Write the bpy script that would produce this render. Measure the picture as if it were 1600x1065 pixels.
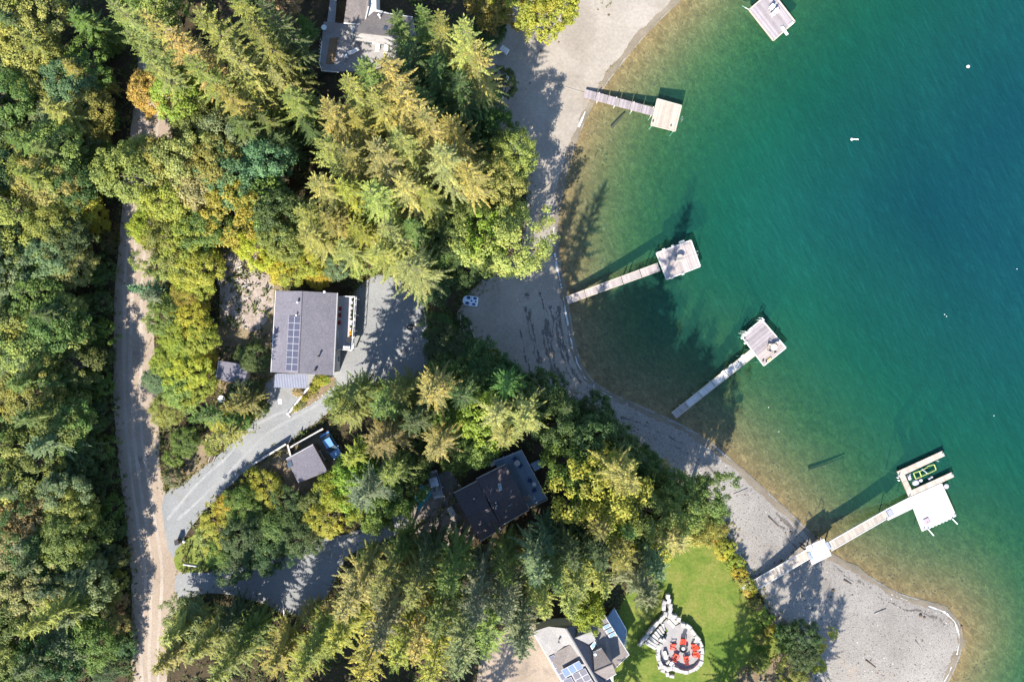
import bpy, bmesh, math, random
import numpy as np
from mathutils import Vector
from mathutils.geometry import delaunay_2d_cdt

for _o in list(bpy.data.objects):
    bpy.data.objects.remove(_o, do_unlink=True)
SC = bpy.context.scene
COL = SC.collection
random.seed(7)
RNG = np.random.default_rng(7)

# ------------------------------------------------------------------ camera, sky, sun, exposure
CAM_H = 110.0
cam_d = bpy.data.cameras.new('drone_camera')
cam_d.sensor_width = 36.0
cam_d.lens = 36.0 * CAM_H / 160.0
cam_d.clip_start = 1.0
cam_d.clip_end = 2500.0
cam = bpy.data.objects.new('drone_camera', cam_d)
cam.location = (0, 0, CAM_H)
COL.objects.link(cam)
SC.camera = cam

SUN_EL = math.radians(38.0)
SH = Vector((0.36, 0.93)).normalized()            # direction in which shadows fall
world = bpy.data.worlds.new('World')
SC.world = world
world.use_nodes = True
wn = world.node_tree
sky = wn.nodes.new('ShaderNodeTexSky')
sky.sky_type = 'NISHITA'
sky.sun_disc = False
sky.sun_elevation = SUN_EL
sky.sun_rotation = math.atan2(-SH.x, -SH.y)
sky.air_density = 1.0
sky.dust_density = 0.2
sky.ozone_density = 3.0
wn.links.new(sky.outputs[0], wn.nodes['Background'].inputs[0])
wn.nodes['Background'].inputs[1].default_value = 0.125

sun_d = bpy.data.lights.new('sun', 'SUN')
sun_d.energy = 5.0
sun_d.angle = math.radians(0.5)
sun_d.color = (1.0, 0.94, 0.84)
sun = bpy.data.objects.new('sun', sun_d)
sun.rotation_euler = Vector((SH.x * math.cos(SUN_EL), SH.y * math.cos(SUN_EL), -math.sin(SUN_EL))).to_track_quat('-Z', 'Y').to_euler()
COL.objects.link(sun)

SC.view_settings.view_transform = 'Standard'
SC.view_settings.look = 'None'
SC.view_settings.gamma = 1.0
SC.view_settings.use_curve_mapping = False
SC.view_settings.exposure = 1.4
SC.render.engine = 'CYCLES'
SC.cycles.use_denoising = True
SC.cycles.max_bounces = 6
SC.cycles.diffuse_bounces = 3
SC.cycles.transparent_max_bounces = 8
SC.cycles.caustics_reflective = False
SC.cycles.caustics_refractive = False

# ------------------------------------------------------------------ terrain function
SHORE = [(1500, -700), (1300, -300), (1180, -150), (1100, -55), (1055, 0), (1010, 45), (972, 90), (938, 135), (912, 180), (894, 225), (880, 270),
         (870, 320), (866, 370), (871, 420), (881, 465), (888, 510), (897, 550), (912, 585), (935, 608), (960, 622), (1000, 640), (1050, 662),
         (1100, 690), (1150, 731), (1200, 776), (1255, 828), (1290, 863), (1340, 895), (1400, 930), (1450, 945), (1480, 958), (1497, 985),
         (1495, 1020), (1475, 1065), (1440, 1120), (1400, 1200), (1380, 1400), (1500, 1800)]


def catmull(pts, n=6, closed=False):
    pts = [np.array(p, float) for p in pts]
    out = []
    m = len(pts)
    rng = range(m) if closed else range(m - 1)
    for i in rng:
        if closed:
            p0, p1, p2, p3 = pts[(i - 1) % m], pts[i], pts[(i + 1) % m], pts[(i + 2) % m]
        else:
            p0, p1, p2, p3 = pts[max(i - 1, 0)], pts[i], pts[i + 1], pts[min(i + 2, m - 1)]
        for k in range(n):
            t = k / n
            out.append(0.5 * ((2 * p1) + (-p0 + p2) * t + (2 * p0 - 5 * p1 + 4 * p2 - p3) * t * t + (-p0 + 3 * p1 - 3 * p2 + p3) * t ** 3))
    if not closed:
        out.append(pts[-1])
    return np.array(out)


def px2flat(p):
    p = np.asarray(p, float)
    return np.stack([(p[..., 0] - 800) / 10.0, (532.5 - p[..., 1]) / 10.0], -1)


SHORE_W = px2flat(catmull(SHORE, 6))
# small natural wobble of the waterline
_t = np.arange(len(SHORE_W))
SHORE_W[:, 0] += 0.22 * np.sin(_t * 1.7) + 0.15 * np.sin(_t * 0.61 + 1)
SHORE_W[:, 1] += 0.18 * np.cos(_t * 1.3 + 2)
LAKE_POLY = np.vstack([SHORE_W, [(400, -127), (400, 124)]])


def inside(poly, X, Y):
    r = np.zeros(np.shape(X), bool)
    n = len(poly)
    for i in range(n):
        x0, y0 = poly[i]
        x1, y1 = poly[(i + 1) % n]
        if y0 == y1:
            continue
        c = ((y0 > Y) != (y1 > Y)) & (X < (x1 - x0) * (Y - y0) / (y1 - y0) + x0)
        r ^= c
    return r


GX0, GX1, GY0, GY1 = -150.0, 150.0, -115.0, 115.0
gx = np.arange(GX0, GX1 + .1, 1.0)
gy = np.arange(GY0, GY1 + .1, 1.0)
_X, _Y = np.meshgrid(gx, gy, indexing='ij')
_D = np.full(_X.shape, 1e9)
for i in range(len(SHORE_W) - 1):
    a, b = SHORE_W[i], SHORE_W[i + 1]
    ab = b - a
    tt = np.clip(((_X - a[0]) * ab[0] + (_Y - a[1]) * ab[1]) / (ab @ ab + 1e-12), 0, 1)
    _D = np.minimum(_D, np.hypot(_X - a[0] - tt * ab[0], _Y - a[1] - tt * ab[1]))
_S = np.where(inside(LAKE_POLY, _X, _Y), -_D, _D)
_B = _S.copy()
for _ in range(6):                                   # blur the medial creases away from the shore
    p = np.pad(_B, 1, mode='edge')
    _B = (p[1:-1, 1:-1] * 2 + p[:-2, 1:-1] + p[2:, 1:-1] + p[1:-1, :-2] + p[1:-1, 2:]) / 6
_w = np.clip((_D - 1) / 4, 0, 1)
SDF = _S * (1 - _w) + _B * _w


def sdf(x, y):
    u = np.clip((np.asarray(x, float) - GX0), 0, len(gx) - 1.001)
    v = np.clip((np.asarray(y, float) - GY0), 0, len(gy) - 1.001)
    i = u.astype(int); j = v.astype(int)
    fu = u - i; fv = v - j
    return (SDF[i, j] * (1 - fu) * (1 - fv) + SDF[i + 1, j] * fu * (1 - fv) + SDF[i, j + 1] * (1 - fu) * fv + SDF[i + 1, j + 1] * fu * fv)


def depth_of(d):                                     # d metres out from the waterline
    d = np.maximum(d, 0)
    return 0.13 * d + 0.0045 * d * d


def gz(x, y):
    s = sdf(x, y)
    land = 1.15 * (1 - np.exp(-np.maximum(s, 0) / 9.0)) + 0.026 * np.clip(s, 0, 70)
    r = np.where(s >= 0, land, -depth_of(-s))
    return r if np.ndim(x) else float(r)


def W(px, py, z=None, up=0.0):
    """photo point -> world point, on the ground (plus up) or at height z"""
    if z is None:
        zz = 1.5
        for _ in range(5):
            k = (1 - zz / CAM_H) / 10.0
            x, y = (px - 800) * k, (532.5 - py) * k
            zz = gz(x, y) + up
        return Vector((x, y, zz))
    k = (1 - z / CAM_H) / 10.0
    return Vector(((px - 800) * k, (532.5 - py) * k, z))


def WP(pts, z=None):
    return [W(p[0], p[1], z) for p in pts]


# ------------------------------------------------------------------ node helpers
def new_mat(name):
    m = bpy.data.materials.new(name)
    m.use_nodes = True
    nt = m.node_tree
    for n in list(nt.nodes):
        nt.nodes.remove(n)
    out = nt.nodes.new('ShaderNodeOutputMaterial')
    return m, nt, out


def N(nt, t, **kw):
    n = nt.nodes.new('ShaderNode' + t)
    for k, v in kw.items():
        if k.startswith('i_'):
            key = k[2:]
            n.inputs[int(key) if key.isdigit() else key].default_value = v
        else:
            setattr(n, k, v)
    return n


def L(nt, a, b):
    nt.links.new(a, b)


def coords(nt, kind='obj', scale=(1, 1, 1), rot=(0, 0, 0), tex=False):
    mp = N(nt, 'Mapping')
    if tex: mp.vector_type = 'TEXTURE'
    mp.inputs['Scale'].default_value = scale
    mp.inputs['Rotation'].default_value = rot
    if kind == 'world':
        g = N(nt, 'NewGeometry')
        L(nt, g.outputs['Position'], mp.inputs[0])
    else:
        tc = N(nt, 'TexCoord')
        L(nt, tc.outputs['Object'], mp.inputs[0])
    return mp.outputs[0]


def noise(nt, vec, scale, detail=4, rough=0.6, dist=0.0):
    n = N(nt, 'TexNoise')
    n.inputs['Scale'].default_value = scale
    n.inputs['Detail'].default_value = detail
    n.inputs['Roughness'].default_value = rough
    n.inputs['Distortion'].default_value = dist
    L(nt, vec, n.inputs['Vector'])
    return n.outputs['Fac']


def ramp(nt, fac, stops, interp='LINEAR'):
    r = N(nt, 'ValToRGB')
    cr = r.color_ramp
    cr.interpolation = interp
    while len(cr.elements) < len(stops):
        cr.elements.new(0.5)
    for e, (p, c) in zip(cr.elements, stops):
        e.position = p
        e.color = (*c, 1) if len(c) == 3 else c
    L(nt, fac, r.inputs[0])
    return r.outputs[0]


def mixc(nt, fac, a, b, mode='MIX'):
    m = N(nt, 'Mix')
    m.data_type = 'RGBA'
    m.blend_type = mode
    for s, v in ((m.inputs[0], fac), (m.inputs[6], a), (m.inputs[7], b)):
        if hasattr(v, 'is_linked'):
            L(nt, v, s)
        elif isinstance(v, (int, float)):
            s.default_value = v
        else:
            s.default_value = (*v, 1) if len(v) == 3 else v
    return m.outputs[2]


def bump(nt, h, strength=0.4, dist=0.05):
    b = N(nt, 'Bump')
    b.inputs['Strength'].default_value = strength
    b.inputs['Distance'].default_value = dist
    L(nt, h, b.inputs['Height'])
    return b.outputs[0]


def finish(nt, out, col, rough=0.8, nrm=None, spec=0.3, metal=0.0):
    p = N(nt, 'BsdfPrincipled')
    if hasattr(col, 'is_linked'):
        L(nt, col, p.inputs['Base Color'])
    else:
        p.inputs['Base Color'].default_value = (*col, 1)
    p.inputs['Roughness'].default_value = rough
    p.inputs['Specular IOR Level'].default_value = spec
    p.inputs['Metallic'].default_value = metal
    if nrm is not None:
        L(nt, nrm, p.inputs['Normal'])
    L(nt, p.outputs[0], out.inputs[0])
    return p


_MATS = {}


def mat_plain(name, c, rough=0.7, var=0.18, scale=3.0, metal=0.0, spec=0.3, bmp=0.0):
    """a painted / plain surface with uneven wear"""
    if name in _MATS:
        return _MATS[name]
    m, nt, out = new_mat(name)
    v = coords(nt)
    f = noise(nt, v, scale, 5, 0.65)
    a = tuple(x * (1 - var) for x in c); b = tuple(min(1, x * (1 + var)) for x in c)
    col = ramp(nt, f, [(0.3, a), (0.7, b)])
    finish(nt, out, col, rough, bump(nt, f, bmp, 0.02) if bmp else None, spec, metal)
    _MATS[name] = m
    return m


def mat_ground(name, stops, scale=0.35, fine=6.0, fine_amt=0.5, bmp=0.5, patch=None, grit=None):
    """soil / gravel / turf: broad patches x fine grain, world-space"""
    m, nt, out = new_mat(name)
    v = coords(nt, 'world')
    f1 = noise(nt, v, scale, 6, 0.62, 0.4)
    col = ramp(nt, f1, stops)
    f2 = noise(nt, v, fine, 4, 0.75)
    g = ramp(nt, f2, [(0.25, (1 - fine_amt,) * 3), (0.75, (1 + 0.0,) * 3)])
    col = mixc(nt, 1.0, col, g, 'MULTIPLY')
    if grit:
        f3 = noise(nt, v, grit[0], 2, 0.5)
        k = ramp(nt, f3, [(grit[1], (0, 0, 0)), (grit[1] + 0.06, (1, 1, 1))])
        col = mixc(nt, k, col, grit[2])
    if patch:
        f4 = noise(nt, v, patch[0], 5, 0.6, 0.6)
        k = ramp(nt, f4, [(patch[1], (0, 0, 0)), (patch[1] + 0.12, (1, 1, 1))])
        col = mixc(nt, k, col, patch[2])
    finish(nt, out, col, 0.95, bump(nt, f2, bmp, 0.08), 0.1)
    return m


# ------------------------------------------------------------------ mesh helpers
def link(name, me, mat=None, parent=None):
    o = bpy.data.objects.new(name, me)
    COL.objects.link(o)
    if mat is not None:
        me.materials.append(mat)
    if parent is not None:
        o.parent = parent
        o.matrix_parent_inverse = parent.matrix_basis.inverted()   # geometry is given in world space
    return o


def tag(o, label=None, cat=None, group=None, kind=None):
    if label: o['label'] = label
    if cat: o['category'] = cat
    if group: o['group'] = group
    if kind: o['kind'] = kind
    return o


def thing(name, loc, label, cat, group=None):
    o = bpy.data.objects.new(name, None)
    o.empty_display_size = 0.3
    COL.objects.link(o)
    o.location = loc
    return tag(o, label, cat, group)


class MB:
    def __init__(s):
        s.v = []; s.f = []

    def add(s, vs, fs):
        b = len(s.v)
        s.v += [tuple(x) for x in vs]
        s.f += [tuple(b + i for i in f) for f in fs]
        return s

    def box(s, c, size, rz=0.0, rx=0.0, ry=0.0):
        hx, hy, hz = size[0] / 2, size[1] / 2, size[2] / 2
        from mathutils import Euler
        R = Euler((rx, ry, rz)).to_matrix()
        vs = [Vector(c) + R @ Vector((sx * hx, sy * hy, sz * hz)) for sz in (-1, 1) for sy in (-1, 1) for sx in (-1, 1)]
        return s.add(vs, [(0, 2, 3, 1), (4, 5, 7, 6), (0, 1, 5, 4), (2, 6, 7, 3), (0, 4, 6, 2), (1, 3, 7, 5)])

    def prism(s, poly, z0, z1):
        """poly: list of (x,y) ; z0,z1 numbers or per-vertex lists"""
        n = len(poly)
        a = sum(poly[i][0] * poly[(i + 1) % n][1] - poly[(i + 1) % n][0] * poly[i][1] for i in range(n))
        idx = list(range(n)) if a > 0 else list(range(n))[::-1]
        zz0 = z0 if isinstance(z0, (list, tuple)) else [z0] * n
        zz1 = z1 if isinstance(z1, (list, tuple)) else [z1] * n
        vs = [(poly[i][0], poly[i][1], zz0[i]) for i in idx] + [(poly[i][0], poly[i][1], zz1[i]) for i in idx]
        fs = [tuple(range(n - 1, -1, -1)), tuple(range(n, 2 * n))]
        fs += [(i, (i + 1) % n, n + (i + 1) % n, n + i) for i in range(n)]
        return s.add(vs, fs)

    def slab(s, pts3, t):
        """a sloping slab: top polygon pts3, thickness t downwards"""
        return s.prism([(p[0], p[1]) for p in pts3], [p[2] - t for p in pts3], [p[2] for p in pts3])

    def tube(s, pts, r, n=6, cap=True):
        pts = [Vector(p) for p in pts]
        rs = r if isinstance(r, (list, tuple)) else [r] * len(pts)
        b = len(s.v)
        for i, p in enumerate(pts):
            d = (pts[min(i + 1, len(pts) - 1)] - pts[max(i - 1, 0)])
            d = d.normalized() if d.length > 1e-9 else Vector((0, 0, 1))
            u = d.cross(Vector((0, 0, 1)))
            if u.length < 1e-3: u = d.cross(Vector((1, 0, 0)))
            u.normalize(); w = d.cross(u)
            for k in range(n):
                a = 2 * math.pi * k / n
                s.v.append(tuple(p + (u * math.cos(a) + w * math.sin(a)) * rs[i]))
        for i in range(len(pts) - 1):
            for k in range(n):
                s.f.append((b + i * n + k, b + (i + 1) * n + k, b + (i + 1) * n + (k + 1) % n, b + i * n + (k + 1) % n))
        if cap:
            s.f.append(tuple(b + k for k in range(n)))
            e = b + (len(pts) - 1) * n
            s.f.append(tuple(e + k for k in range(n - 1, -1, -1)))
        return s

    def lathe(s, c, prof, n=12):
        """prof: list of (r,z)"""
        b = len(s.v)
        for r, z in prof:
            for k in range(n):
                a = 2 * math.pi * k / n
                s.v.append((c[0] + r * math.cos(a), c[1] + r * math.sin(a), c[2] + z))
        for i in range(len(prof) - 1):
            for k in range(n):
                s.f.append((b + i * n + k, b + i * n + (k + 1) % n, b + (i + 1) * n + (k + 1) % n, b + (i + 1) * n + k))
        s.f.append(tuple(b + k for k in range(n - 1, -1, -1)))
        e = b + (len(prof) - 1) * n
        s.f.append(tuple(e + k for k in range(n)))
        return s

    def mesh(s, name):
        me = bpy.data.meshes.new(name)
        me.from_pydata(s.v, [], s.f)
        me.validate()
        return me

    def build(s, name, mat, parent=None, smooth=False, bevel=0.0):
        me = s.mesh(name)
        if bevel:
            bm = bmesh.new(); bm.from_mesh(me)
            bmesh.ops.remove_doubles(bm, verts=bm.verts, dist=1e-5)
            es = [e for e in bm.edges if len(e.link_faces) == 2 and e.calc_face_angle(0) > 0.6]
            bmesh.ops.bevel(bm, geom=es, offset=bevel, segments=1, affect='EDGES', profile=0.5)
            bm.to_mesh(me); bm.free()
        if smooth:
            me.polygons.foreach_set('use_smooth', [True] * len(me.polygons))
        return link(name, me, mat, parent)


def np_mesh(name, V, F):
    """V (n,3), F (m,k) uniform polygons"""
    me = bpy.data.meshes.new(name)
    V = np.asarray(V, np.float32); F = np.asarray(F, np.int32)
    me.vertices.add(len(V)); me.vertices.foreach_set('co', V.ravel())
    k = F.shape[1]
    me.loops.add(F.size); me.loops.foreach_set('vertex_index', F.ravel())
    me.polygons.add(len(F))
    me.polygons.foreach_set('loop_start', np.arange(0, F.size, k, dtype=np.int32))
    try:
        me.polygons.foreach_set('loop_total', np.full(len(F), k, np.int32))
    except Exception:
        pass
    me.update(calc_edges=True)
    return me


def jitter_poly(pts, amt, n=5, closed=True, seed=0):
    r = np.random.default_rng(seed)
    c = catmull(pts, n, closed)
    return c + r.normal(0, amt, c.shape)


def drape(name, poly_px, mat, up, step=1.5, flat=False, label=None):
    """a sheet laid over the terrain; poly_px already dense"""
    if flat:
        P = np.asarray(poly_px)
    else:
        P = np.array([tuple(W(*p)[:2]) for p in poly_px])
    x0, y0 = P.min(0); x1, y1 = P.max(0)
    X, Y = np.meshgrid(np.arange(x0, x1, step), np.arange(y0, y1, step), indexing='ij')
    X = X + RNG.uniform(-.2, .2, X.shape) * step; Y = Y + RNG.uniform(-.2, .2, Y.shape) * step
    k = inside(P, X, Y)
    pts = [Vector(p) for p in P] + [Vector(p) for p in np.stack([X[k], Y[k]], -1)]
    n = len(P)
    vs, es, fs, _, _, _ = delaunay_2d_cdt(pts, [], [list(range(n))], 1, 1e-4)
    V = np.array([tuple(v) for v in vs])
    z = gz(V[:, 0], V[:, 1]) + up
    F = np.array([f if len(f) == 3 else f[:3] for f in fs])
    a, b, c = V[F[:, 0]], V[F[:, 1]], V[F[:, 2]]
    cr = (b[:, 0] - a[:, 0]) * (c[:, 1] - a[:, 1]) - (b[:, 1] - a[:, 1]) * (c[:, 0] - a[:, 0])
    F[cr < 0] = F[cr < 0][:, ::-1]
    me = np_mesh(name, np.column_stack([V, z]), F)
    me.polygons.foreach_set('use_smooth', [True] * len(me.polygons))
    o = link(name, me, mat)
    o['kind'] = 'structure'
    if label: o['label'] = label
    return o
# ------------------------------------------------------------------ setting: materials
M_FLOOR = mat_ground('forest_floor', [(0.3, (0.045, 0.035, 0.022)), (0.55, (0.10, 0.075, 0.045)), (0.75, (0.07, 0.085, 0.03))], 0.3, 5.0, 0.6, 0.8)
M_SAND = mat_ground('pale_sand', [(0.3, (0.27, 0.235, 0.195)), (0.7, (0.385, 0.34, 0.29))], 0.16, 2.2, 0.30, 0.5,
                    patch=(0.35, 0.62, (0.245, 0.21, 0.17)), grit=(9.0, 0.70, (0.15, 0.13, 0.11)))
M_GRAVEL_B = mat_ground('beach_gravel', [(0.3, (0.30, 0.268, 0.236)), (0.7, (0.41, 0.375, 0.335))], 0.16, 5.5, 0.55, 1.0,
                        patch=(0.12, 0.60, (0.29, 0.24, 0.19)), grit=(3.6, 0.62, (0.11, 0.10, 0.095)))
M_WET = mat_ground('wet_sand', [(0.3, (0.20, 0.165, 0.12)), (0.7, (0.27, 0.225, 0.17))], 0.4, 5.0, 0.4, 0.4)
M_ROAD = mat_ground('road_gravel', [(0.3, (0.315, 0.245, 0.185)), (0.7, (0.42, 0.34, 0.27))], 0.14, 4.0, 0.38, 0.5,
                    patch=(0.3, 0.60, (0.19, 0.16, 0.13)))
M_DRIVE = mat_ground('driveway_gravel', [(0.3, (0.23, 0.235, 0.24)), (0.7, (0.31, 0.31, 0.305))], 0.16, 4.5, 0.36, 0.6,
                     patch=(0.25, 0.62, (0.20, 0.195, 0.18)))
M_LAWN = mat_ground('mown_lawn', [(0.3, (0.09, 0.15, 0.025)), (0.5, (0.15, 0.20, 0.035)), (0.66, (0.22, 0.225, 0.055))], 0.30, 2.6, 0.45, 1.0, patch=(0.9, 0.66, (0.24, 0.23, 0.07)))
M_DRY = mat_ground('dry_earth', [(0.3, (0.18, 0.13, 0.08)), (0.6, (0.30, 0.23, 0.15)), (0.75, (0.18, 0.165, 0.065))], 0.35, 4.0, 0.5, 0.9,
                   patch=(0.5, 0.62, (0.14, 0.15, 0.05)))
M_YARD = mat_ground('packed_dirt', [(0.3, (0.21, 0.18, 0.15)), (0.7, (0.30, 0.26, 0.22))], 0.3, 5.0, 0.45, 0.6, patch=(0.5, 0.62, (0.2, 0.16, 0.12)))
M_CHIP = mat_ground('wood_chips', [(0.3, (0.36, 0.285, 0.24)), (0.7, (0.52, 0.44, 0.385))], 0.5, 3.0, 0.6, 1.0, patch=(0.7, 0.62, (0.16, 0.12, 0.09)))
M_VERGE = mat_ground('grass_verge', [(0.3, (0.14, 0.20, 0.03)), (0.7, (0.24, 0.25, 0.07))], 0.5, 6.0, 0.4, 0.8)


def grid_lines(dense0, dense1, step, far):
    a = np.arange(dense0, dense1 + .01, step)
    g = [step * 1.35 ** k for k in range(1, 30)]
    o = np.cumsum(g); o = o[o < far]
    return np.concatenate([(dense0 - o)[::-1], a, dense1 + o])


def grid_mesh(name, xs, ys, zf, keep=None, attr=None):
    X, Y = np.meshgrid(xs, ys, indexing='ij')
    Z = zf(X, Y)
    nx, ny = X.shape
    idx = np.arange(nx * ny).reshape(nx, ny)
    F = np.stack([idx[:-1, :-1], idx[1:, :-1], idx[1:, 1:], idx[:-1, 1:]], -1).reshape(-1, 4)
    V = np.stack([X, Y, Z], -1).reshape(-1, 3)
    A = attr(X, Y).ravel() if attr else None
    if keep is not None:
        K = keep(X, Y).ravel()
        F = F[K[F].any(1)]
        u, inv = np.unique(F, return_inverse=True)
        V = V[u]; F = inv.reshape(F.shape)
        if A is not None: A = A[u]
    me = np_mesh(name, V, F)
    me.polygons.foreach_set('use_smooth', [True] * len(me.polygons))
    if A is not None:
        at = me.attributes.new('depth', 'FLOAT', 'POINT')
        at.data.foreach_set('value', A.astype(np.float32))
    return me


XS = grid_lines(-115, 115, 1.0, 900)
YS = grid_lines(-85, 85, 1.0, 900)
tag(link('ground', grid_mesh('ground', XS, YS, lambda x, y: gz(x, y) - 0.03), M_FLOOR), 'dark brown forest floor under the trees', kind='structure')

# lake bed ------------------------------------------------------------
m, nt, out = new_mat('lake_bed')
v = coords(nt, 'world')
f1 = noise(nt, v, 0.09, 6, 0.66, 0.9)
at = N(nt, 'Attribute'); at.attribute_name = 'depth'
sand = ramp(nt, noise(nt, v, 0.7, 5, 0.65), [(0.3, (0.15, 0.103, 0.046)), (0.7, (0.225, 0.163, 0.078))])
weed = ramp(nt, noise(nt, v, 0.9, 6, 0.75), [(0.3, (0.045, 0.055, 0.014)), (0.7, (0.23, 0.215, 0.07))])
mr = N(nt, 'MapRange'); mr.inputs[1].default_value = 0.6; mr.inputs[2].default_value = 2.6
L(nt, at.outputs['Fac'], mr.inputs[0])
ad = N(nt, 'Math', operation='MULTIPLY'); L(nt, mr.outputs[0], ad.inputs[0])
L(nt, ramp(nt, f1, [(0.30, (0.35,) * 3), (0.60, (1,) * 3)]), ad.inputs[1])
bed = mixc(nt, ad.outputs[0], sand, weed)
# wavy bands: caustic light painted into the bed colour, sand ripples in the bump
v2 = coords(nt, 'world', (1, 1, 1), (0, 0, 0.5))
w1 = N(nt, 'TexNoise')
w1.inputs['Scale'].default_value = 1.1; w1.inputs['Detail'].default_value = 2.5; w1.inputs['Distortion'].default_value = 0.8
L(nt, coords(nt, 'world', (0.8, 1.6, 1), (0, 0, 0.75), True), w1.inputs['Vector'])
caustic_net = ramp(nt, w1.outputs['Fac'], [(0.36, (0.82,) * 3), (0.46, (0.95,) * 3), (0.5, (1.5,) * 3), (0.54, (0.95,) * 3), (0.66, (0.85,) * 3)])
bed = mixc(nt, 0.8, bed, caustic_net, 'MULTIPLY')
finish(nt, out, bed, 0.95, bump(nt, w1.outputs['Fac'], 0.4, 0.10), 0.1)
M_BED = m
dep = lambda x, y: np.maximum(0, -gz(x, y))
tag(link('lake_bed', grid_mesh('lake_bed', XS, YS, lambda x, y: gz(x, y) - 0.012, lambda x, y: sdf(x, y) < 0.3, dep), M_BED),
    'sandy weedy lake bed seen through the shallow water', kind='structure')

# water ----------------------------------------------------------------
m, nt, out = new_mat('lake_water')
at = N(nt, 'Attribute'); at.attribute_name = 'depth'


def expo(k):
    a = N(nt, 'Math', operation='MULTIPLY'); L(nt, at.outputs['Fac'], a.inputs[0]); a.inputs[1].default_value = -k
    e = N(nt, 'Math', operation='EXPONENT'); L(nt, a.outputs[0], e.inputs[0])
    return e.outputs[0]


cc = N(nt, 'CombineColor')
for i, k in enumerate((0.26, 0.035, 0.085)):
    L(nt, expo(k), cc.inputs[i])
tr = N(nt, 'BsdfTransparent'); L(nt, cc.outputs[0], tr.inputs[0])
# light scattered back by the water body itself
inv = N(nt, 'Math', operation='SUBTRACT'); inv.inputs[0].default_value = 1.0; L(nt, expo(0.19), inv.inputs[1])
wv = coords(nt, 'world', (1.0, 5.0, 1), (0, 0, 0.42), True)
big = noise(nt, coords(nt, 'world'), 0.02, 3, 0.5)
st = noise(nt, wv, 1.5, 6, 0.72, 0.3)
deep = ramp(nt, expo(0.085), [(0.2, (0.003, 0.036, 0.047)), (0.6, (0.006, 0.068, 0.049)), (0.9, (0.018, 0.08, 0.055))])
deep = mixc(nt, 0.6, deep, ramp(nt, st, [(0.3, (0.76,) * 3), (0.55, (1.0,) * 3), (0.72, (1.45,) * 3)]), 'MULTIPLY')
deep = mixc(nt, 1.0, deep, ramp(nt, noise(nt, coords(nt, 'world', (1, 2.2, 1), (0, 0, 0.5), True), 0.035, 4, 0.6, 0.5), [(0.32, (0.84, 0.86, 0.9)), (0.68, (1.18, 1.15, 1.1))]), 'MULTIPLY')
df = N(nt, 'BsdfDiffuse'); L(nt, deep, df.inputs[0])
mx = N(nt, 'MixShader'); L(nt, inv.outputs[0], mx.inputs[0]); L(nt, tr.outputs[0], mx.inputs[1]); L(nt, df.outputs[0], mx.inputs[2])
# ripples
w1 = noise(nt, coords(nt, 'world', (1.0, 4.0, 1), (0, 0, 0.42), True), 0.9, 4, 0.6, 0.3)
w2 = noise(nt, coords(nt, 'world', (1.0, 2.4, 1), (0, 0, 0.6), True), 2.6, 3, 0.6)
s = N(nt, 'Math', operation='MULTIPLY_ADD'); L(nt, w2, s.inputs[0]); s.inputs[1].default_value = 0.35; L(nt, w1, s.inputs[2])
bn = bump(nt, s.outputs[0], 0.55, 0.35)
gl = N(nt, 'BsdfGlossy'); gl.inputs['Roughness'].default_value = 0.08; L(nt, bn, gl.inputs['Normal'])
ge = N(nt, 'NewGeometry')                                  # Schlick reflectance, alike from above and below
dt = N(nt, 'VectorMath', operation='DOT_PRODUCT'); L(nt, ge.outputs['Incoming'], dt.inputs[0]); L(nt, ge.outputs['Normal'], dt.inputs[1])
ab = N(nt, 'Math', operation='ABSOLUTE'); L(nt, dt.outputs['Value'], ab.inputs[0])
om = N(nt, 'Math', operation='SUBTRACT'); om.inputs[0].default_value = 1.0; L(nt, ab.outputs[0], om.inputs[1])
pw = N(nt, 'Math', operation='POWER'); L(nt, om.outputs[0], pw.inputs[0]); pw.inputs[1].default_value = 5.0
fr = N(nt, 'Math', operation='MULTIPLY_ADD'); L(nt, pw.outputs[0], fr.inputs[0]); fr.inputs[1].default_value = 0.98; fr.inputs[2].default_value = 0.02
mx2 = N(nt, 'MixShader'); L(nt, fr.outputs[0], mx2.inputs[0]); L(nt, mx.outputs[0], mx2.inputs[1]); L(nt, gl.outputs[0], mx2.inputs[2])
L(nt, bn, df.inputs['Normal'])
L(nt, mx2.outputs[0], out.inputs[0])
M_WATER = m
tag(link('water', grid_mesh('water', XS, YS, lambda x, y: 0 * x, lambda x, y: sdf(x, y) < 2.0, dep), M_WATER),
    'clear green and teal lake water with fine ripples', kind='structure')

# beaches ----------------------------------------------------------------
sh = catmull(SHORE[2:], 5)
top_i = [i for i, p in enumerate(sh) if p[1] > -150 and p[0] < 1005 + (p[1] < 100) * 300 and p[1] < 645]
shN = [tuple(p) for p in sh if p[1] < 628]
shS = [tuple(p) for p in sh if p[1] >= 600 and p[1] < 1400]
BEACH_N_IN = [(912, 640), (850, 612), (790, 585), (738, 532), (716, 490), (745, 445), (806, 400), (820, 335), (818, 285), (795, 240), (765, 190),
              (742, 120), (770, 60), (800, 0), (860, -60), (950, -150)]
BEACH_S_IN = [(1290, 1400), (1300, 1250), (1285, 1120), (1255, 1030), (1215, 985), (1190, 935), (1160, 890), (1135, 840), (1115, 800), (1040, 745), (980, 695),
              (930, 650), (880, 615)]


def off_shore(pts, px):                                      # push the waterline out under the water
    P = np.array(pts); d = np.gradient(P, axis=0); d /= np.linalg.norm(d, axis=1)[:, None] + 1e-9
    return P + np.stack([-(-d[:, 1]), -d[:, 0]], -1) * px


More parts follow.
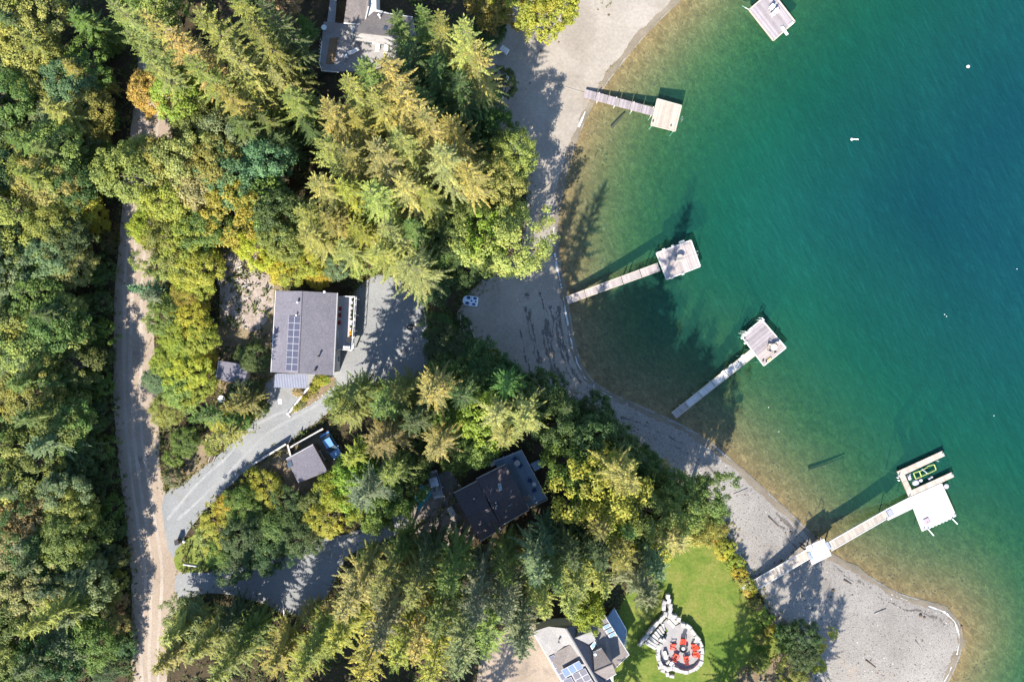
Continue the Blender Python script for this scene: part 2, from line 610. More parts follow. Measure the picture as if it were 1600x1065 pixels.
POLY_BN = np.vstack([off_shore(shN, 6), catmull(BEACH_N_IN, 4) + RNG.normal(0, 2, (len(BEACH_N_IN) * 4 - 3, 2))])
POLY_BS = np.vstack([off_shore(shS, 6), catmull(BEACH_S_IN, 4) + RNG.normal(0, 2, (len(BEACH_S_IN) * 4 - 3, 2))])
drape('beach', POLY_BN, M_SAND, 0.012, 1.2, label='pale sandy beach round the bay')
drape('beach', POLY_BS, M_GRAVEL_B, 0.020, 1.2, label='grey gravel beach and spit')


def shore_band(name, mat, d0, d1, i0, i1, up, jit=0.15, seed=1, kind='structure', label=None, gap=0.0):
    """strip along the waterline from offset d0 to d1 (metres, + inland)"""
    r = np.random.default_rng(seed)
    P = px2flat(catmull(SHORE, 24))
    k = (P[:, 1] < (532.5 - i0) / 10) & (P[:, 1] > (532.5 - i1) / 10)
    P = P[k]
    d = np.gradient(P, axis=0); d /= np.linalg.norm(d, axis=1)[:, None]
    nrm = np.stack([d[:, 1], -d[:, 0]], -1)                   # inland (west of a line running south)
    sm = lambda: np.convolve(r.normal(0, jit * 2.2, len(P) + 8), np.ones(9) / 9, 'valid')
    a = P + nrm * (d0 + sm())[:, None]
    b = P + nrm * (d1 + sm())[:, None]
    V = np.vstack([a, b]); n = len(P)
    z = np.maximum(gz(V[:, 0], V[:, 1]), 0 if kind == 'stuff' else -9) + up
    gm = np.convolve(r.random(n + 10), np.ones(11) / 11, 'valid'); thr = np.quantile(gm, gap) if gap else -1
    F = np.array([(i, i + 1, n + i + 1, n + i) for i in range(n - 1) if gm[i] >= thr])
    me = np_mesh(name, np.column_stack([V, z]), F)
    return tag(link(name, me, mat), label, kind=kind)


# which side is inland?  test once
_P = px2flat(np.array([(881, 465), (888, 510)])); _d = _P[1] - _P[0]; _n = np.array([_d[1], -_d[0]])
INL = 1.0 if sdf(*( _P[0] + _n)) > 0 else -1.0
shore_band('wet_sand', M_WET, -0.5 * INL, 0.35 * INL, -100, 1200, 0.032, 0.2, label='dark wet sand along the waterline')
M_FOAM = mat_plain('foam', (0.50, 0.51, 0.51), 0.6, 0.15, 6)
for k, (y0, y1, wd, gp) in enumerate([(355, 625, 0.10, 0.30), (925, 1066, 0.07, 0.25), (160, 200, 0.07, .4)]):
    shore_band('shore_foam', M_FOAM, -0.02 * INL, (0.02 + wd) * INL, y0, y1, 0.05, 0.09, 5 + k, 'stuff', 'thin white line of foam at the waterline', gp)

# roads, drives, lawns -------------------------------------------------------
ROAD = [(228, -150), (220, 0), (213, 120), (205, 200), (190, 330), (180, 450), (177, 600), (183, 700), (195, 800), (205, 900), (207, 1000), (210, 1200),
        (262, 1200), (262, 1000), (283, 935), (286, 865), (270, 800), (253, 740), (247, 640), (242, 520), (243, 420), (248, 340), (268, 220), (276, 120), (272, 0), (272, -150)]
DRIVE = [(256, 776), (300, 745), (342, 710), (385, 672), (403, 645), (410, 612), (424, 590), (500, 575), (530, 540), (545, 470), (575, 436), (605, 430), (645, 452), (664, 490),
         (670, 560), (655, 592), (600, 600), (550, 612), (512, 645), (450, 692), (400, 724), (352, 766), (300, 822), (275, 868), (262, 850)]
DRIVE2 = [(280, 896), (350, 890), (430, 872), (480, 848), (545, 832), (600, 812), (640, 790), (672, 750), (705, 735), (712, 760), (690, 790), (650, 820), (600, 845), (545, 868), (525, 905), (500, 940),
          (455, 960), (400, 938), (330, 926), (280, 934)]
DRIVE3 = [(758, 1200), (752, 1010), (800, 985), (835, 975), (885, 1065), (880, 1200)]
LAWN = [(1000, 895), (1050, 850), (1098, 822), (1118, 845), (1142, 885), (1166, 932), (1190, 975), (1216, 1018), (1185, 1036), (1150, 1062), (1130, 1200), (950, 1200), (955, 1060), (965, 960)]
YARD_T = [(425, 40), (450, 45), (478, 60), (480, 100), (455, 108), (430, 100), (415, 70)]
CLEAR = [(350, 392), (425, 398), (445, 440), (432, 500), (428, 600), (400, 625), (350, 615), (332, 565), (345, 480)]
YARD2 = [(398, 728), (450, 694), (512, 676), (548, 730), (545, 790), (500, 775), (440, 800), (395, 775)]
BRUSH = [(346, 405), (385, 396), (420, 412), (428, 450), (418, 500), (385, 515), (352, 500), (342, 450)]
BARE = [(1150, 1066), (1185, 1040), (1222, 1020), (1255, 1030), (1285, 1120), (1290, 1300), (1130, 1300)]
VERGE = [(274, 862), (300, 838), (330, 830), (345, 870), (320, 892), (280, 892)]
ISLE_TIP = [(252, 745), (300, 690), (330, 700), (320, 735), (275, 768), (258, 772)]
drape('gravel_road', jitter_poly(ROAD, 1.1, 6, seed=1), M_ROAD, 0.020, 1.5, label='beige gravel road with faint wheel tracks')
drape('driveway', jitter_poly(DRIVE, 0.8, 6, seed=2), M_DRIVE, 0.028, 1.5, label='pale grey gravel driveway to the grey house')
drape('driveway', jitter_poly(DRIVE2, 0.9, 6, seed=3), M_DRIVE, 0.024, 1.5, label='shaded gravel driveway to the dark roofed house')
drape('driveway', jitter_poly(DRIVE3, 0.9, 6, seed=4), M_ROAD, 0.024, 1.5, label='sand coloured forecourt of the house with many roofs')
drape('lawn', jitter_poly(LAWN, 0.5, 6, seed=5), M_LAWN, 0.024, 1.2, label='bright mown lawn beside the gravel beach')
drape('lawn', jitter_poly(YARD_T, 1.5, 6, seed=6), M_VERGE, 0.016, 1.5, label='small grassy glade beside the house on the wooded point')
drape('bare_ground', jitter_poly(CLEAR, 1.5, 6, seed=7), M_DRY, 0.016, 1.5, label='dry earth clearing beside the grey house')
drape('bare_ground', jitter_poly(BRUSH, 2.0, 6, seed=12), M_CHIP, 0.028, 1.2, label='pale heap of chipped wood and dry brush in the clearing')
drape('bare_ground', jitter_poly(YARD2, 1.2, 6, seed=8), M_DRY, 0.018, 1.5, label='dry earth yard round the little shed')
drape('bare_ground', jitter_poly(BARE, 1.2, 6, seed=9), M_DRY, 0.030, 1.5, label='tan bare ground between lawn and spit')
drape('grass_verge', jitter_poly(VERGE, 0.8, 6, seed=10), M_VERGE, 0.036, 1.0, label='green grass verge at the road junction')
drape('grass_verge', jitter_poly(ISLE_TIP, 1.0, 6, seed=11), M_DRY, 0.018, 1.0, label='dry grass verge at the fork of road and drive')



def track(name, pts, w, mat, up, seed, label):
    r_ = np.random.default_rng(seed)
    c = catmull(pts, 8); d_ = np.gradient(c, axis=0); d_ /= np.linalg.norm(d_, axis=1)[:, None]
    n_ = np.stack([-d_[:, 1], d_[:, 0]], -1)
    ww = w * r_.uniform(0.6, 1.25, (len(c), 1))
    jit = np.convolve(r_.normal(0, 2.0, len(c) + 4), np.ones(5) / 5, 'valid')[:, None]
    P_ = np.vstack([c + n_ * (ww + jit), (c - n_ * (ww - jit))[::-1]])
    drape(name, P_, mat, up, 1.5, label=label)


M_TRACK = mat_ground('worn_track', [(0.3, (0.36, 0.295, 0.24)), (0.7, (0.46, 0.39, 0.325))], 0.25, 3.0, 0.35, 0.4)
M_TRACKG = mat_ground('worn_gravel', [(0.3, (0.28, 0.28, 0.28)), (0.7, (0.36, 0.36, 0.355))], 0.25, 3.0, 0.35, 0.4)
_c = [(246, -100), (246, 0), (240, 130), (232, 220), (218, 340), (210, 450), (208, 600), (214, 700), (228, 800), (240, 890), (236, 1000), (236, 1150)]
for k_, dx in enumerate((-14, -3, 12)):
    track('wheel_track', [(x + dx, y) for x, y in _c], 2.6, M_TRACK, 0.024, 60 + k_, 'worn pale wheel track on the gravel road')
for k_, of in enumerate((-8, 7)):
    track('wheel_track', [(270 + of, 812), (310 + of, 770 + of), (355 + of, 728 + of), (410 + of, 672 + of), (470, 640 + of), (515, 612 + of)], 2.4, M_TRACKG, 0.034, 70 + k_, 'worn wheel track on the pale driveway')
CLEAR_POLYS = [np.array([tuple(W(*p)[:2]) for p in catmull(q, 3, True)]) for q in (ROAD, DRIVE, DRIVE2, DRIVE3, LAWN, YARD_T)]
CLEAR_POLYS += [np.array([tuple(W(*p)[:2]) for p in P[::3]]) for P in (POLY_BN, POLY_BS)]
HOUSE_PX = [[(420, 450), (560, 450), (560, 610), (420, 610)], [(330, 555), (392, 565), (388, 605), (330, 600)], [(700, 720), (860, 695), (865, 800), (745, 855)],
            [(495, -60), (640, -60), (645, 115), (495, 115)], [(830, 950), (990, 950), (990, 1090), (830, 1090)], [(440, 685), (540, 675), (540, 760), (450, 765)]]
CLEAR_POLYS += [np.array([tuple(W(*p)[:2]) for p in q]) for q in HOUSE_PX]


def is_clear(x, y):
    r = sdf(x, y) < 0.5
    for P in CLEAR_POLYS:
        r = r | inside(P, x, y)
    return r
# ------------------------------------------------------------------ trees
m, nt, out = new_mat('foliage')
oi = N(nt, 'ObjectInfo')
ge = N(nt, 'Attribute'); ge.attribute_name = 'bv'
f = noise(nt, coords(nt, 'world'), 0.55, 3, 0.6)
val = ramp(nt, ge.outputs['Fac'], [(0.0, (0.60, 0.66, 0.7)), (0.5, (1.0, 1.0, 1.0)), (1.0, (1.42, 1.34, 1.2))])
col = mixc(nt, 1.0, oi.outputs['Color'], val, 'MULTIPLY')
warm = ramp(nt, f, [(0.35, (0.84, 0.94, 1.0)), (0.65, (1.08, 1.05, 0.95))])
col = mixc(nt, 1.0, col, warm, 'MULTIPLY')
df = N(nt, 'BsdfDiffuse'); L(nt, col, df.inputs[0])
tl = N(nt, 'BsdfTranslucent'); L(nt, mixc(nt, 1.0, col, (1.1, 1.1, 0.6), 'MULTIPLY'), tl.inputs[0])
mx = N(nt, 'MixShader'); mx.inputs[0].default_value = 0.32
L(nt, df.outputs[0], mx.inputs[1]); L(nt, tl.outputs[0], mx.inputs[2])
gl = N(nt, 'BsdfGlossy'); gl.inputs['Roughness'].default_value = 0.6
mx2 = N(nt, 'MixShader'); mx2.inputs[0].default_value = 0.02
L(nt, mx.outputs[0], mx2.inputs[1]); L(nt, gl.outputs[0], mx2.inputs[2])
L(nt, mx2.outputs[0], out.inputs[0])
M_LEAF = m
M_BARK = mat_plain('bark', (0.17, 0.13, 0.10), 0.9, 0.35, 4.0, bmp=0.5)
M_BIRCH = mat_plain('pale_bark', (0.55, 0.52, 0.47), 0.8, 0.25, 4.0)
M_GREYWOOD = mat_plain('weathered_log', (0.46, 0.43, 0.40), 0.85, 0.22, 5.0, bmp=0.4)


def diamonds(P, D, S, ln, wd, bend=0.0):
    """leaf-like rhombs: start P, direction D, side S (n,3), length ln, width wd"""
    n = len(P)
    ln = np.asarray(ln).reshape(-1, 1); wd = np.asarray(wd).reshape(-1, 1)
    mid = P + D * ln * 0.45
    tip = P + D * ln
    tip[:, 2] -= bend * ln[:, 0]
    V = np.stack([P, mid - S * wd * 0.5, tip, mid + S * wd * 0.5], 1).reshape(-1, 3)
    F = np.arange(4 * n).reshape(-1, 4)
    return V, F


def unit(a):
    return a / (np.linalg.norm(a, axis=-1, keepdims=True) + 1e-9)


def set_bv(me, per_quad):
    at = me.attributes.new('bv', 'FLOAT', 'POINT')
    at.data.foreach_set('value', np.repeat(np.clip(per_quad, 0, 1), 4).astype(np.float32))


def make_conifer(seed, h, R, base=0.22, whorl=0.9, nb=6, droop=0.35, shape=0.8, tw=0.42, feather=False):
    """straight trunk with whorls of narrow, separate, drooping fronds"""
    r = np.random.default_rng(seed)
    VS = []; BV = []
    wood = MB()
    pts = [(0.12 * math.sin(k * 1.3 + seed) * k / 8, 0.12 * math.cos(k * 1.7 + seed) * k / 8, h * k / 8 * 0.985) for k in range(9)]
    tr = 0.012 * h + 0.05
    wood.tube([(0, 0, -0.6)] + pts, [tr * 1.35] + [tr * (1 - 0.93 * k / 8) for k in range(9)], 7)
    z = base * h
    az = r.uniform(0, 6.28)
    up = np.array([0, 0, 1.0])
    while z < h * 0.985:
        t = (z - base * h) / (h * (1 - base))
        prof = (1 - t) ** shape * min(1.0, 0.55 + 2.2 * t) + 0.025
        for k in range(nb):
            az += 2.39996 + r.normal(0, 0.22)
            Lb = max(0.3, R * prof * r.uniform(0.55, 1.2))
            if r.random() < 0.08: Lb *= 0.55
            bvb = r.uniform(0.1, 0.9)
            a0 = math.radians(-4 + 40 * t ** 1.3 + r.normal(0, 6))
            dr = droop * (1 - 0.5 * t) * r.uniform(0.7, 1.3)
            dirh = np.array([math.cos(az), math.sin(az), 0.0])
            side = np.array([-math.sin(az), math.cos(az), 0.0])
            zz = z + r.normal(0, 0.15); wob = r.uniform(-0.07, 0.07)
            curve = lambda q: (np.outer(q * Lb, dirh) + np.outer(np.sin(q * 2.6) * wob * Lb, side)
                               + np.stack([0 * q, 0 * q, zz + Lb * (math.tan(a0) * q - dr * q * q + 0.12 * q ** 3)], -1))
            cp = curve(np.linspace(0, 1, 4))
            wood.tube([tuple(p) for p in cp], [0.02 + 0.012 * Lb, 0.016 + 0.008 * Lb, 0.014, 0.006], 3, cap=False)
            ns = max(4, int(Lb / 0.17))
            for sg in (-1, 1):
                s = 0.08 + 0.92 * (np.arange(ns) + r.uniform(0.1, 0.9, ns)) / ns
                C = curve(s)
                T = unit(curve(s + 0.02) - curve(s - 0.02))
                # frond: short twigs, longest in the middle, swept forward, hanging a little to the sides
                l = (tw * (0.35 + 0.65 * min(1, Lb / 2.5)) * np.minimum(1, s * 6) * (1 - s) ** 0.75 * 1.25 + 0.09) * r.uniform(0.65, 1.35, ns)
                ang = np.radians(r.uniform(32, 58, ns))
                D = unit(T * np.cos(ang)[:, None] + sg * side * np.sin(ang)[:, None] + up * r.normal(-0.55 if feather else -0.22, 0.12, ns)[:, None])
                S = unit(np.cross(D, up + r.normal(0, 0.22, (ns, 3))))
                V, _ = diamonds(C, D, S, l, 0.12 + 0.16 * l, 0.10)
                VS.append(V); BV.append(bvb + r.normal(0, 0.10, ns))
                m = l > 0.3                                    # a side twig on the longer ones
                if m.any():
                    a2 = -sg * np.radians(r.uniform(25, 50, m.sum()))
                    S0 = unit(np.cross(D[m], up))
                    D2 = unit(D[m] * np.cos(a2)[:, None] + S0 * np.sin(a2)[:, None])
                    S2 = unit(np.cross(D2, up + r.normal(0, 0.3, (m.sum(), 3))))
                    V, _ = diamonds(C[m] + D[m] * (l[m] * 0.4)[:, None], D2, S2, l[m] * 0.6, 0.11 + 0 * l[m], 0.08)
                    VS.append(V); BV.append(bvb + r.normal(0, 0.10, m.sum()))
            e = curve(np.array([0.88])); te = unit(curve(np.array([1.0])) - e)
            V, _ = diamonds(e, te, side[None, :], [0.12 * Lb + 0.28], [0.17])
            VS.append(V); BV.append(np.array([bvb]))
        z += whorl * r.uniform(0.75, 1.25) * (1.0 if t < 0.75 else 0.62)
    V, _ = diamonds(np.array([[0, 0, h * 0.95]] * 2), np.array([[0.05, 0, 1.0]] * 2), np.array([[1.0, 0, 0], [0, 1.0, 0]]), [h * 0.06] * 2, [0.16] * 2)
    VS.append(V); BV.append(np.array([.5, .5]))
    V = np.vstack(VS)
    crown = np_mesh('conifer_crown', V, np.arange(len(V)).reshape(-1, 4))
    set_bv(crown, np.concatenate(BV))
    crown.materials.append(M_LEAF)
    tm = wood.mesh('conifer_trunk'); tm.materials.append(M_BARK)
    return dict(crown=crown, trunk=tm, h=h, R=R)


def make_broadleaf(seed, h, R, Hc, nclump, leaves, leaf=0.34, pale=False, upright=0.0, open_=0.25):
    """lumpy crown of leaf clumps on limbs. Hc = crown height"""
    r = np.random.default_rng(seed)
    wood = MB()
    tr = 0.018 * h + 0.04
    zc = h - Hc * 0.52
    lean = r.normal(0, 0.25, 2)
    top = (lean[0], lean[1], zc + Hc * 0.25)
    wood.tube([(0, 0, -0.6), (0, 0, 0.2), (lean[0] * .3, lean[1] * .3, h * 0.3), (lean[0] * .7, lean[1] * .7, zc), top], [tr * 1.3, tr, tr * .8, tr * .6, tr * .25], 7)
    # lobes make the outline uneven
    nl = 7
    lob = unit(r.normal(0, 1, (nl, 3))); la = r.uniform(0.12, 0.38, nl)
    d = r.normal(0, 1, (nclump * 3, 3)); d[:, 2] = d[:, 2] + 0.35
    d = unit(d)
    d = d[d[:, 2] > -0.55][:nclump]
    nclump = len(d)
    rad = r.uniform(0.55, 1.0, nclump) ** 0.6
    bumpv = 1 + (np.maximum(0, d @ lob.T - 0.55) / 0.45 * la).sum(1) - 0.16
    C = d * rad[:, None] * bumpv[:, None] * np.array([R, R, Hc * 0.5]) + np.array([lean[0], lean[1], zc])
    cr = r.uniform(0.5, 1.0, nclump) * (0.17 * R + 0.22)
    keep = r.random(nclump) > open_ * 0.5
    C = C[keep]; cr = cr[keep]; d = d[keep]; nclump = len(C)
    for k in range(min(22, nclump)):
        p0 = Vector((lean[0] * .5, lean[1] * .5, h - Hc * r.uniform(0.55, 0.9))); p1 = Vector(C[k])
        mdl = (p0 + p1) / 2 + Vector(r.normal(0, 0.2, 3)) - Vector((0, 0, 0.15 * (p1 - p0).length))
        wood.tube([p0, mdl, p1], [tr * 0.4, tr * 0.25, 0.02], 4, cap=False)
    n = nclump * leaves
    ci = np.repeat(np.arange(nclump), leaves)
    off = unit(r.normal(0, 1, (n, 3))) * (r.random(n) ** 0.45)[:, None]
    off[:, 2] *= 0.7
    P = C[ci] + off * cr[ci][:, None]
    nrm = unit(unit(off) * 0.6 + d[ci] * 0.35 + np.array([0, 0, 0.55]) + r.normal(0, 0.42, (n, 3)))
    a = unit(np.cross(nrm, r.normal(0, 1, (n, 3))))
    S = unit(np.cross(nrm, a))
    sz = leaf * r.uniform(0.6, 1.3, n)
    V, F = diamonds(P - a * sz[:, None] * 0.5, a, S, sz, sz * 0.78, 0.12)
    crown = np_mesh('broadleaf_crown', V, F)
    set_bv(crown, 0.5 * r.random(nclump)[ci] + 0.5 * r.random(n))
    crown.materials.append(M_LEAF)
    tm = wood.mesh('broadleaf_trunk'); tm.materials.append(M_BIRCH if pale else M_BARK)
    return dict(crown=crown, trunk=tm, h=h, R=R)


FIR = [make_conifer(11, 28, 4.9, 0.22, 1.10, 6, 0.40, 0.75),
       make_conifer(12, 28, 5.0, 0.26, 1.20, 7, 0.34, 0.66),
       make_conifer(13, 28, 4.7, 0.20, 1.10, 6, 0.50, 0.85),
       make_conifer(14, 28, 4.9, 0.28, 1.30, 7, 0.38, 0.62, 0.48),
       make_conifer(15, 28, 4.8, 0.24, 1.20, 6, 0.44, 0.72, 0.46)]
CEDAR = [make_conifer(21, 24, 4.0, 0.12, 0.95, 6, 0.66, 0.80, 0.52, True),
         make_conifer(22, 24, 4.2, 0.14, 1.00, 6, 0.58, 0.70, 0.52, True)]
SPRUCE = [make_conifer(31, 12, 2.6, 0.06, 0.60, 6, 0.25, 0.9, 0.34),
          make_conifer(32, 12, 2.3, 0.18, 0.85, 5, 0.30, 0.8, 0.34)]
LEAFY = [make_broadleaf(41, 15, 4.4, 9.5, 200, 84, 0.26),
         make_broadleaf(42, 15, 4.2, 8.0, 180, 88, 0.23),
         make_broadleaf(43, 15, 4.6, 10.5, 220, 76, 0.29),
         make_broadleaf(44, 15, 4.0, 9.0, 150, 84, 0.25, open_=0.6),
         make_broadleaf(45, 15, 4.4, 9.0, 210, 80, 0.22),
         make_broadleaf(47, 15, 4.3, 10.0, 170, 90, 0.25, open_=0.5)]
BIRCH = [make_broadleaf(46, 15, 4.0, 9.0, 130, 84, 0.25, True, open_=0.5)]
BUSH = [make_broadleaf(51, 4, 2.0, 3.6, 70, 56, 0.20),
        make_broadleaf(52, 4, 1.8, 3.4, 60, 60, 0.18),
        make_broadleaf(53, 4, 2.2, 3.2, 80, 54, 0.22, open_=0.5)]

TINT = dict(gold=(0.33, 0.305, 0.085), olive=(0.235, 0.24, 0.052), green=(0.135, 0.19, 0.04), dark=(0.075, 0.115, 0.034), grey=(0.165, 0.195, 0.085),
            yellow=(0.42, 0.355, 0.04), lime=(0.29, 0.305, 0.04), orange=(0.46, 0.26, 0.06), pale=(0.30, 0.31, 0.075), sage=(0.145, 0.205, 0.095), brown=(0.33, 0.25, 0.10))
TWORD = dict(gold='golden green', olive='olive green', green='mid green', dark='dark green', grey='grey green', yellow='yellow', lime='bright lime green',
             orange='orange leaved', pale='pale green', sage='bluish green', brown='rusty brown')
SETS = dict(fir=(FIR, 'fir_tree', 'fir'), cedar=(CEDAR, 'cedar_tree', 'cedar'), spruce=(SPRUCE, 'spruce_tree', 'young spruce'), leafy=(LEAFY, 'broadleaf_tree', 'broadleaf tree'),
            birch=(BIRCH, 'birch_tree', 'birch with white trunk'), bush=(BUSH, 'shrub', 'shrub'))
CATS = dict(fir='tree', cedar='tree', spruce='tree', leafy='tree', birch='tree', bush='shrub')
PLANTED = []


def zone_of(px, py):
    if px < 185: return 'across the gravel road'
    if px < 520 and py < 200: return 'in the wood beside the glade'
    if px < 360 and 200 <= py < 390: return 'where trees close over the gravel road'
    if px < 350 and 390 <= py < 775: return 'between gravel road and grey house'
    if px < 520 and 200 <= py < 460: return 'behind the grey solar house'
    if 520 <= px < 790 and py < 130: return 'beside the taupe roofed house'
    if px < 745 and py < 520: return 'in the grove behind the beach'
    if px >= 745 and py < 520: return 'at the beach edge'
    if px < 560 and 720 <= py < 900: return 'on the bank between the drives'
    if px < 560 and py >= 880: return 'across the shaded driveway'
    if px < 640 and py < 850: return 'between little shed and gravel patio'
    if px < 870 and py < 735: return 'between patio and dark house'
    if px < 860 and py >= 735: return 'behind the dark house'
    if px < 1090 and py < 860: return 'between blue deck and beach'
    if px < 1100: return 'beside the many roofed house'
    return 'between lawn and gravel spit'


def plant(kind, tipx, tipy, h, R, tint, variant=None, base_px=False, label=None, rot=None, frac=None):
    """h, R metres. (tipx,tipy): where the top (conifer) or crown middle (broadleaf) shows; base_px: the foot instead"""
    S, name, word = SETS[kind]
    T = S[variant % len(S)] if variant is not None else random.choice(S)
    if frac is None:
        frac = 0.93 if kind in ('fir', 'cedar', 'spruce') else 0.62
    p = W(tipx, tipy) if base_px else W(tipx, tipy, None, h * frac)
    if not base_px and kind != 'bush':                    # no tree grows out of a road, roof, lawn or beach: a lower one stands beside it
        h0 = h; over = R * 0.8 if tipx < 200 else 0.0
        while is_clear(np.array([p.x + over]), np.array([p.y]))[0] and h > 0.3 * h0 and h > 3:
            h *= 0.93
            p = W(tipx, tipy, None, h * frac)
        if is_clear(np.array([p.x]), np.array([p.y]))[0]:
            h = h0; p = W(tipx, tipy, None, h * frac)
        elif h < h0 * .8:
            R *= max(.6, (h / h0) ** .5)
    g = gz(p.x, p.y)
    tn = tint if isinstance(tint, str) else 'green'
    size = 'tall' if h >= 22 else ('big' if (kind != 'bush' and h >= 15) else ('small' if (kind != 'bush' and h < 9) or h < 2.2 else 'bushy'))
    lb = label or f"{size} {TWORD[tn]} {word} {zone_of(tipx, tipy)}"
    root = thing(name, (p.x, p.y, g - 0.05), lb, CATS[kind], ('lone ' if label else '') + f"{word}s {zone_of(tipx, tipy)}")
    root.rotation_euler.z = random.uniform(0, 6.28) if rot is None else rot
    k = R / T['R']
    root.scale = (k, k, h / T['h'])
    PLANTED.append((root, f'{TWORD[tn]} {word}', label is not None))
    base = np.array(TINT[tn])
    j = RNG.normal(0, 0.10, 3) * np.array([1, 0.7, 0.8]) + RNG.normal(0, 0.07)
    c = np.clip(base * (1 + j), 0.01, 0.8)
    for nm, me in (('trunk', T['trunk']), ('crown', T['crown'])):
        o = bpy.data.objects.new(nm, me)
        COL.objects.link(o)
        o.parent = root
        if nm == 'crown':
            o.color = (*c, 1)
    return root


